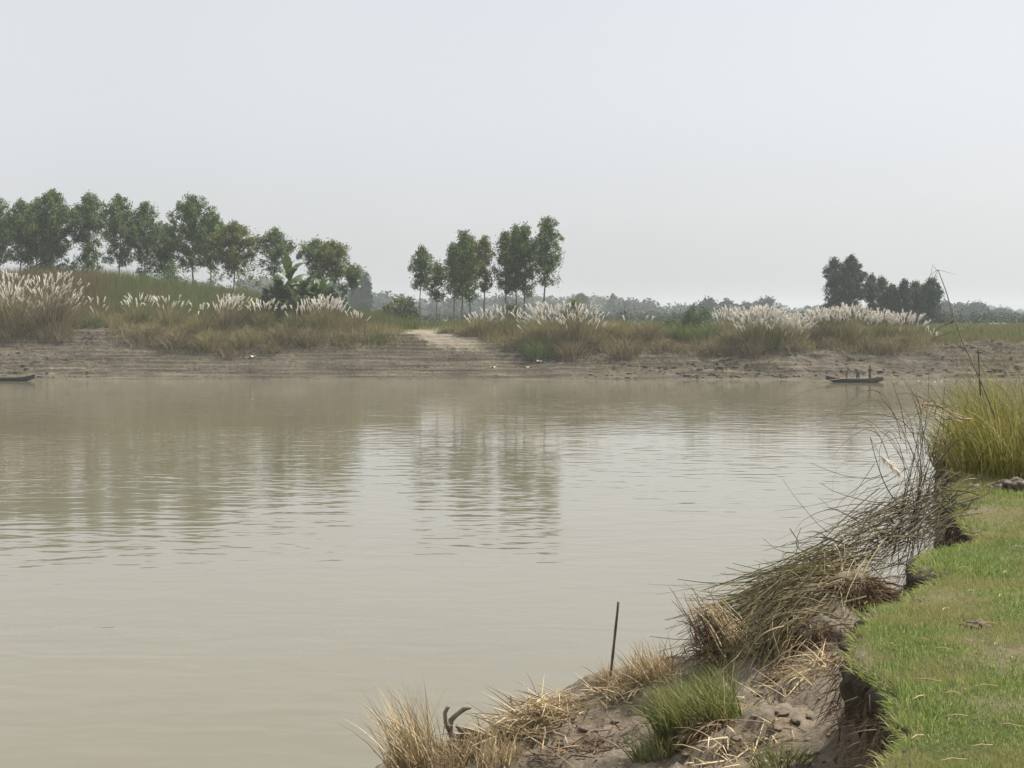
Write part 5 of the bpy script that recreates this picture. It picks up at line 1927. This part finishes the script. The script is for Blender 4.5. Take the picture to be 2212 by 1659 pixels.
# upright thin reeds out of the fallen clump
r = np.random.default_rng(51)
p = P(1965, 1225, 12.0)
root_p = p
t = thing('upright_reeds', 'thin bare reeds rising steeply in front of the water left of the yellow green bush', 'reeds', p)
so = Soup()
for (c, N_, sg, w) in [
    ([(1952, 1225, 12.0), (1975, 1090, 12.0), (1990, 960, 12.1), (2008, 850, 12.2)], 8, (0.06, 0.06, 0.07, 0.10), 0.004),
    ([(1965, 1220, 12.0), (1975, 1100, 12.1), (2000, 1000, 12.2), (2040, 930, 12.3)], 8, (0.08, 0.08, 0.10, 0.16), 0.004),
    ([(2000, 1150, 12.4), (2010, 1060, 12.4), (2030, 980, 12.5), (2060, 920, 12.6)], 16, (0.14, 0.12, 0.14, 0.2), 0.0036),
    ([(1960, 1190, 12.1), (1990, 950, 12.4), (1940, 850, 12.6), (1830, 930, 12.7)], 12, (0.08, 0.12, 0.16, 0.22), 0.0032),
    ([(1990, 1140, 12.4), (2010, 900, 12.8), (1960, 790, 13.0), (1850, 890, 13.0)], 11, (0.08, 0.12, 0.2, 0.25), 0.0032),
    ([(2060, 960, 13.0), (2020, 900, 13.2), (1960, 860, 13.4), (1900, 900, 13.5)], 9, (0.1, 0.14, 0.2, 0.25), 0.0032),
]:
    strands(jit(rel(c), N_, sg, r), w * r.uniform(0.6, 1.3, N_), 9, 3, so)
link('stems', so.mesh('stems'), M['stem_dark'], t)
so = Soup()
ctrl = rel([(2085, 908, 13.2), (2050, 895, 13.2), (2010, 885, 13.2), (1990, 870, 13.2)])[None] + r.normal(size=(9, 4, 3)) * 0.035
strands(ctrl, np.full(9, 0.007), 6, 4, so)
ctrl = rel([(1995, 900, 13.1), (1988, 880, 13.1), (1980, 850, 13.1), (1958, 815, 13.1)])[None] + r.normal(size=(3, 4, 3)) * 0.02
strands(ctrl, np.full(3, 0.006), 6, 4, so)
link('broken_canes', so.mesh('broken_canes'), M['straw'], t)

# snapped reed with its plume
p = P(1960, 1098, 12.2)
root_p = p
t = thing('snapped_reed', 'snapped reed bent back on itself with a single white plume over the water', 'reed', p)
so = Soup()
strands(rel([(1985, 1100, 12.2), (1930, 1105, 12.2), (1905, 1050, 12.2), (1880, 945, 12.2)])[None], np.array([0.007]), 12, 5, so)
strands(rel([(1880, 945, 12.2), (1890, 965, 12.2), (1900, 985, 12.2), (1915, 1005, 12.2)])[None], np.array([0.003]), 6, 4, so)
strands(rel([(1890, 1000, 12.2), (1850, 1060, 12.2), (1850, 1060, 12.2), (1840, 1075, 12.2)])[None], np.array([0.003]), 6, 4, so)
strands(rel([(1960, 1010, 12.2), (1930, 1035, 12.2), (1900, 1050, 12.2), (1870, 1058, 12.2)])[None], np.array([0.004]), 6, 4, so)
link('stem', so.mesh('stem', True), M['stem_mix'], t)
so = Soup()
N_ = 160
f = r.uniform(0, 1, N_)
a, b = rel([(1902, 985, 12.2), (1940, 1020, 12.2)])
b0 = a + f[:, None] * (b - a)
dd = norm(np.tile(b - a, (N_, 1)) + r.normal(size=(N_, 3)) * 0.09)
Ls = r.uniform(0.04, 0.10, N_)
Cc = np.stack([b0, b0 + dd * Ls[:, None] * 0.5, b0 + dd * Ls[:, None] + np.array([0, 0, -0.012])], 1)
Vv, Qq = sweep(Cc, np.tile([[0.003, 0.0025, 0.0006]], (N_, 1)), 2)
so.add(Vv, Qq)
link('plume', so.mesh('plume'), M['plume'], t)

# tall bare cane with a few spent side shoots at its tip
Yc = 14.5
p = P(2120, 850, Yc)
root_p = p
t = thing('tall_reed_stalk', 'tall bare jointed reed stalk leaning left against the sky with wispy tip', 'reed', p)
so = Soup()
q = [(2150, 905), (2128, 845), (2108, 800), (2092, 765), (2078, 735), (2066, 700), (2055, 668), (2044, 630), (2034, 603), (2026, 583)]
pts = rel([(a, b, Yc) for a, b in q])
tube(so, pts, np.array([0.009, 0.009, 0.0085, 0.008, 0.0072, 0.0065, 0.006, 0.005, 0.0045, 0.0035]), 7)
for k in (2, 4, 5, 7):
    tube(so, [pts[k] - norm(pts[k + 1] - pts[k]) * 0.008, pts[k] + norm(pts[k + 1] - pts[k]) * 0.008], [0.0105 - 0.0006 * k] * 2, 7)
link('stalk', so.mesh('stalk', True), M['wood'], t)
so = Soup()
for c in [[(2026, 583), (2020, 586), (2012, 592), (2002, 604)], [(2010, 596), (2012, 585), (2014, 578), (2015, 570)], [(2026, 583), (2040, 586), (2055, 590), (2066, 594)],
          [(2024, 585), (2020, 580), (2018, 575), (2016, 572)], [(2026, 583), (2022, 592), (2018, 600), (2012, 606)]]:
    strands(rel([(a, b, Yc) for a, b in c])[None], np.array([0.0024]), 6, 4, so)
link('tip_shoots', so.mesh('tip_shoots'), M['stem_mix'], t)
so = Soup()
for c in [[(2060, 694), (2045, 700), (2035, 705), (2020, 712)], [(2054, 718), (2040, 722), (2025, 728), (2005, 735)], [(2116, 825), (2116, 800), (2113, 770), (2110, 745)]]:
    strands(rel([(a, b, Yc) for a, b in c])[None], np.array([0.006]), 6, 3, so)
link('dry_leaves', so.mesh('dry_leaves'), M['stem_dark'], t)
so = Soup()
strands(rel([(2118, 855, Yc), (2116, 820, Yc), (2114, 785, Yc), (2114, 752, Yc)])[None], np.array([0.008]), 6, 5, so)
link('broken_stub', so.mesh('broken_stub'), M['stem_dark'], t)

# yellow green reed bushes at the edge
r = np.random.default_rng(52)
for k, (u, v, rad, Ls, N_, lab) in enumerate([
    (2200, 1030, 0.62, (0.3, 1.15), 1500, 'tall yellow green reed bush at the right picture edge'),
    (2140, 1010, 0.48, (0.2, 0.85), 1000, 'yellow green reed bush left of the tallest one, on the bank edge'),
    (2090, 1005, 0.36, (0.12, 0.62), 650, 'loose yellow green reed tuft overhanging the fallen reeds'),
    (2240, 985, 0.8, (0.5, 1.3), 1300, 'reed bush standing behind the tall one at the right picture edge'),
]):
    p = PZ(u, v, LAWN)
    p = np.array([p[0], p[1], LAWN])
    rr_ = np.random.default_rng(950 + k)
    a = rr_.uniform(0, 2 * np.pi, N_)
    q = np.sqrt(rr_.uniform(0, 1, N_)) * rad
    base = np.stack([np.cos(a) * q, np.sin(a) * q, np.full(N_, -0.03)], 1)
    so = Soup()
    blades(so, base, a + rr_.normal(size=N_) * 0.9, rr_.uniform(0.0, 0.5, N_), rr_.uniform(0.2, 1.6, N_), rr_.uniform(*Ls, N_), 0.0055 * rr_.uniform(0.6, 1.3, N_), 6)
    t = thing('reed_bush', lab, 'reeds', p, 'reed bushes on the near bank edge')
    link('blades', so.mesh('blades'), M['reed'], t)
    so = Soup()
    N2 = N_ // 14
    blades(so, base[:N2], rr_.uniform(0, 2 * np.pi, N2), rr_.uniform(0.0, 0.5, N2), rr_.uniform(0.0, 0.6, N2), rr_.uniform(Ls[1] * 0.5, Ls[1] * 1.05, N2), 0.0045 * rr_.uniform(0.6, 1.2, N2), 6, 3)
    link('dry_stalks', so.mesh('dry_stalks'), M['straw'], t)

# ------------------------------------------------------------------ haze
hz = Soup()
x0, x1, y0, y1, z0, z1 = -1520, 1520, -420, 2640, -3.6, 34
hz.add([(x, y, z) for z in (z0, z1) for y in (y0, y1) for x in (x0, x1)], [(0, 2, 3, 1), (4, 5, 7, 6), (0, 1, 5, 4), (2, 6, 7, 3), (0, 4, 6, 2), (1, 3, 7, 5)])
hm = bpy.data.materials.new('haze')
hm.use_nodes = True
hn, hl = hm.node_tree.nodes, hm.node_tree.links
hn.remove(hn['Principled BSDF'])
pv_ = hn.new('ShaderNodeVolumePrincipled')
pv_.inputs['Color'].default_value = (0.86, 0.93, 1.0, 1)
pv_.inputs['Density'].default_value = 0.00032
pv_.inputs['Anisotropy'].default_value = 0.0
hl.new(pv_.outputs[0], hn['Material Output'].inputs['Volume'])
tag(link('haze', hz.mesh('haze'), hm), 'thin pale haze over the river and the far land', 'haze', kind='stuff')
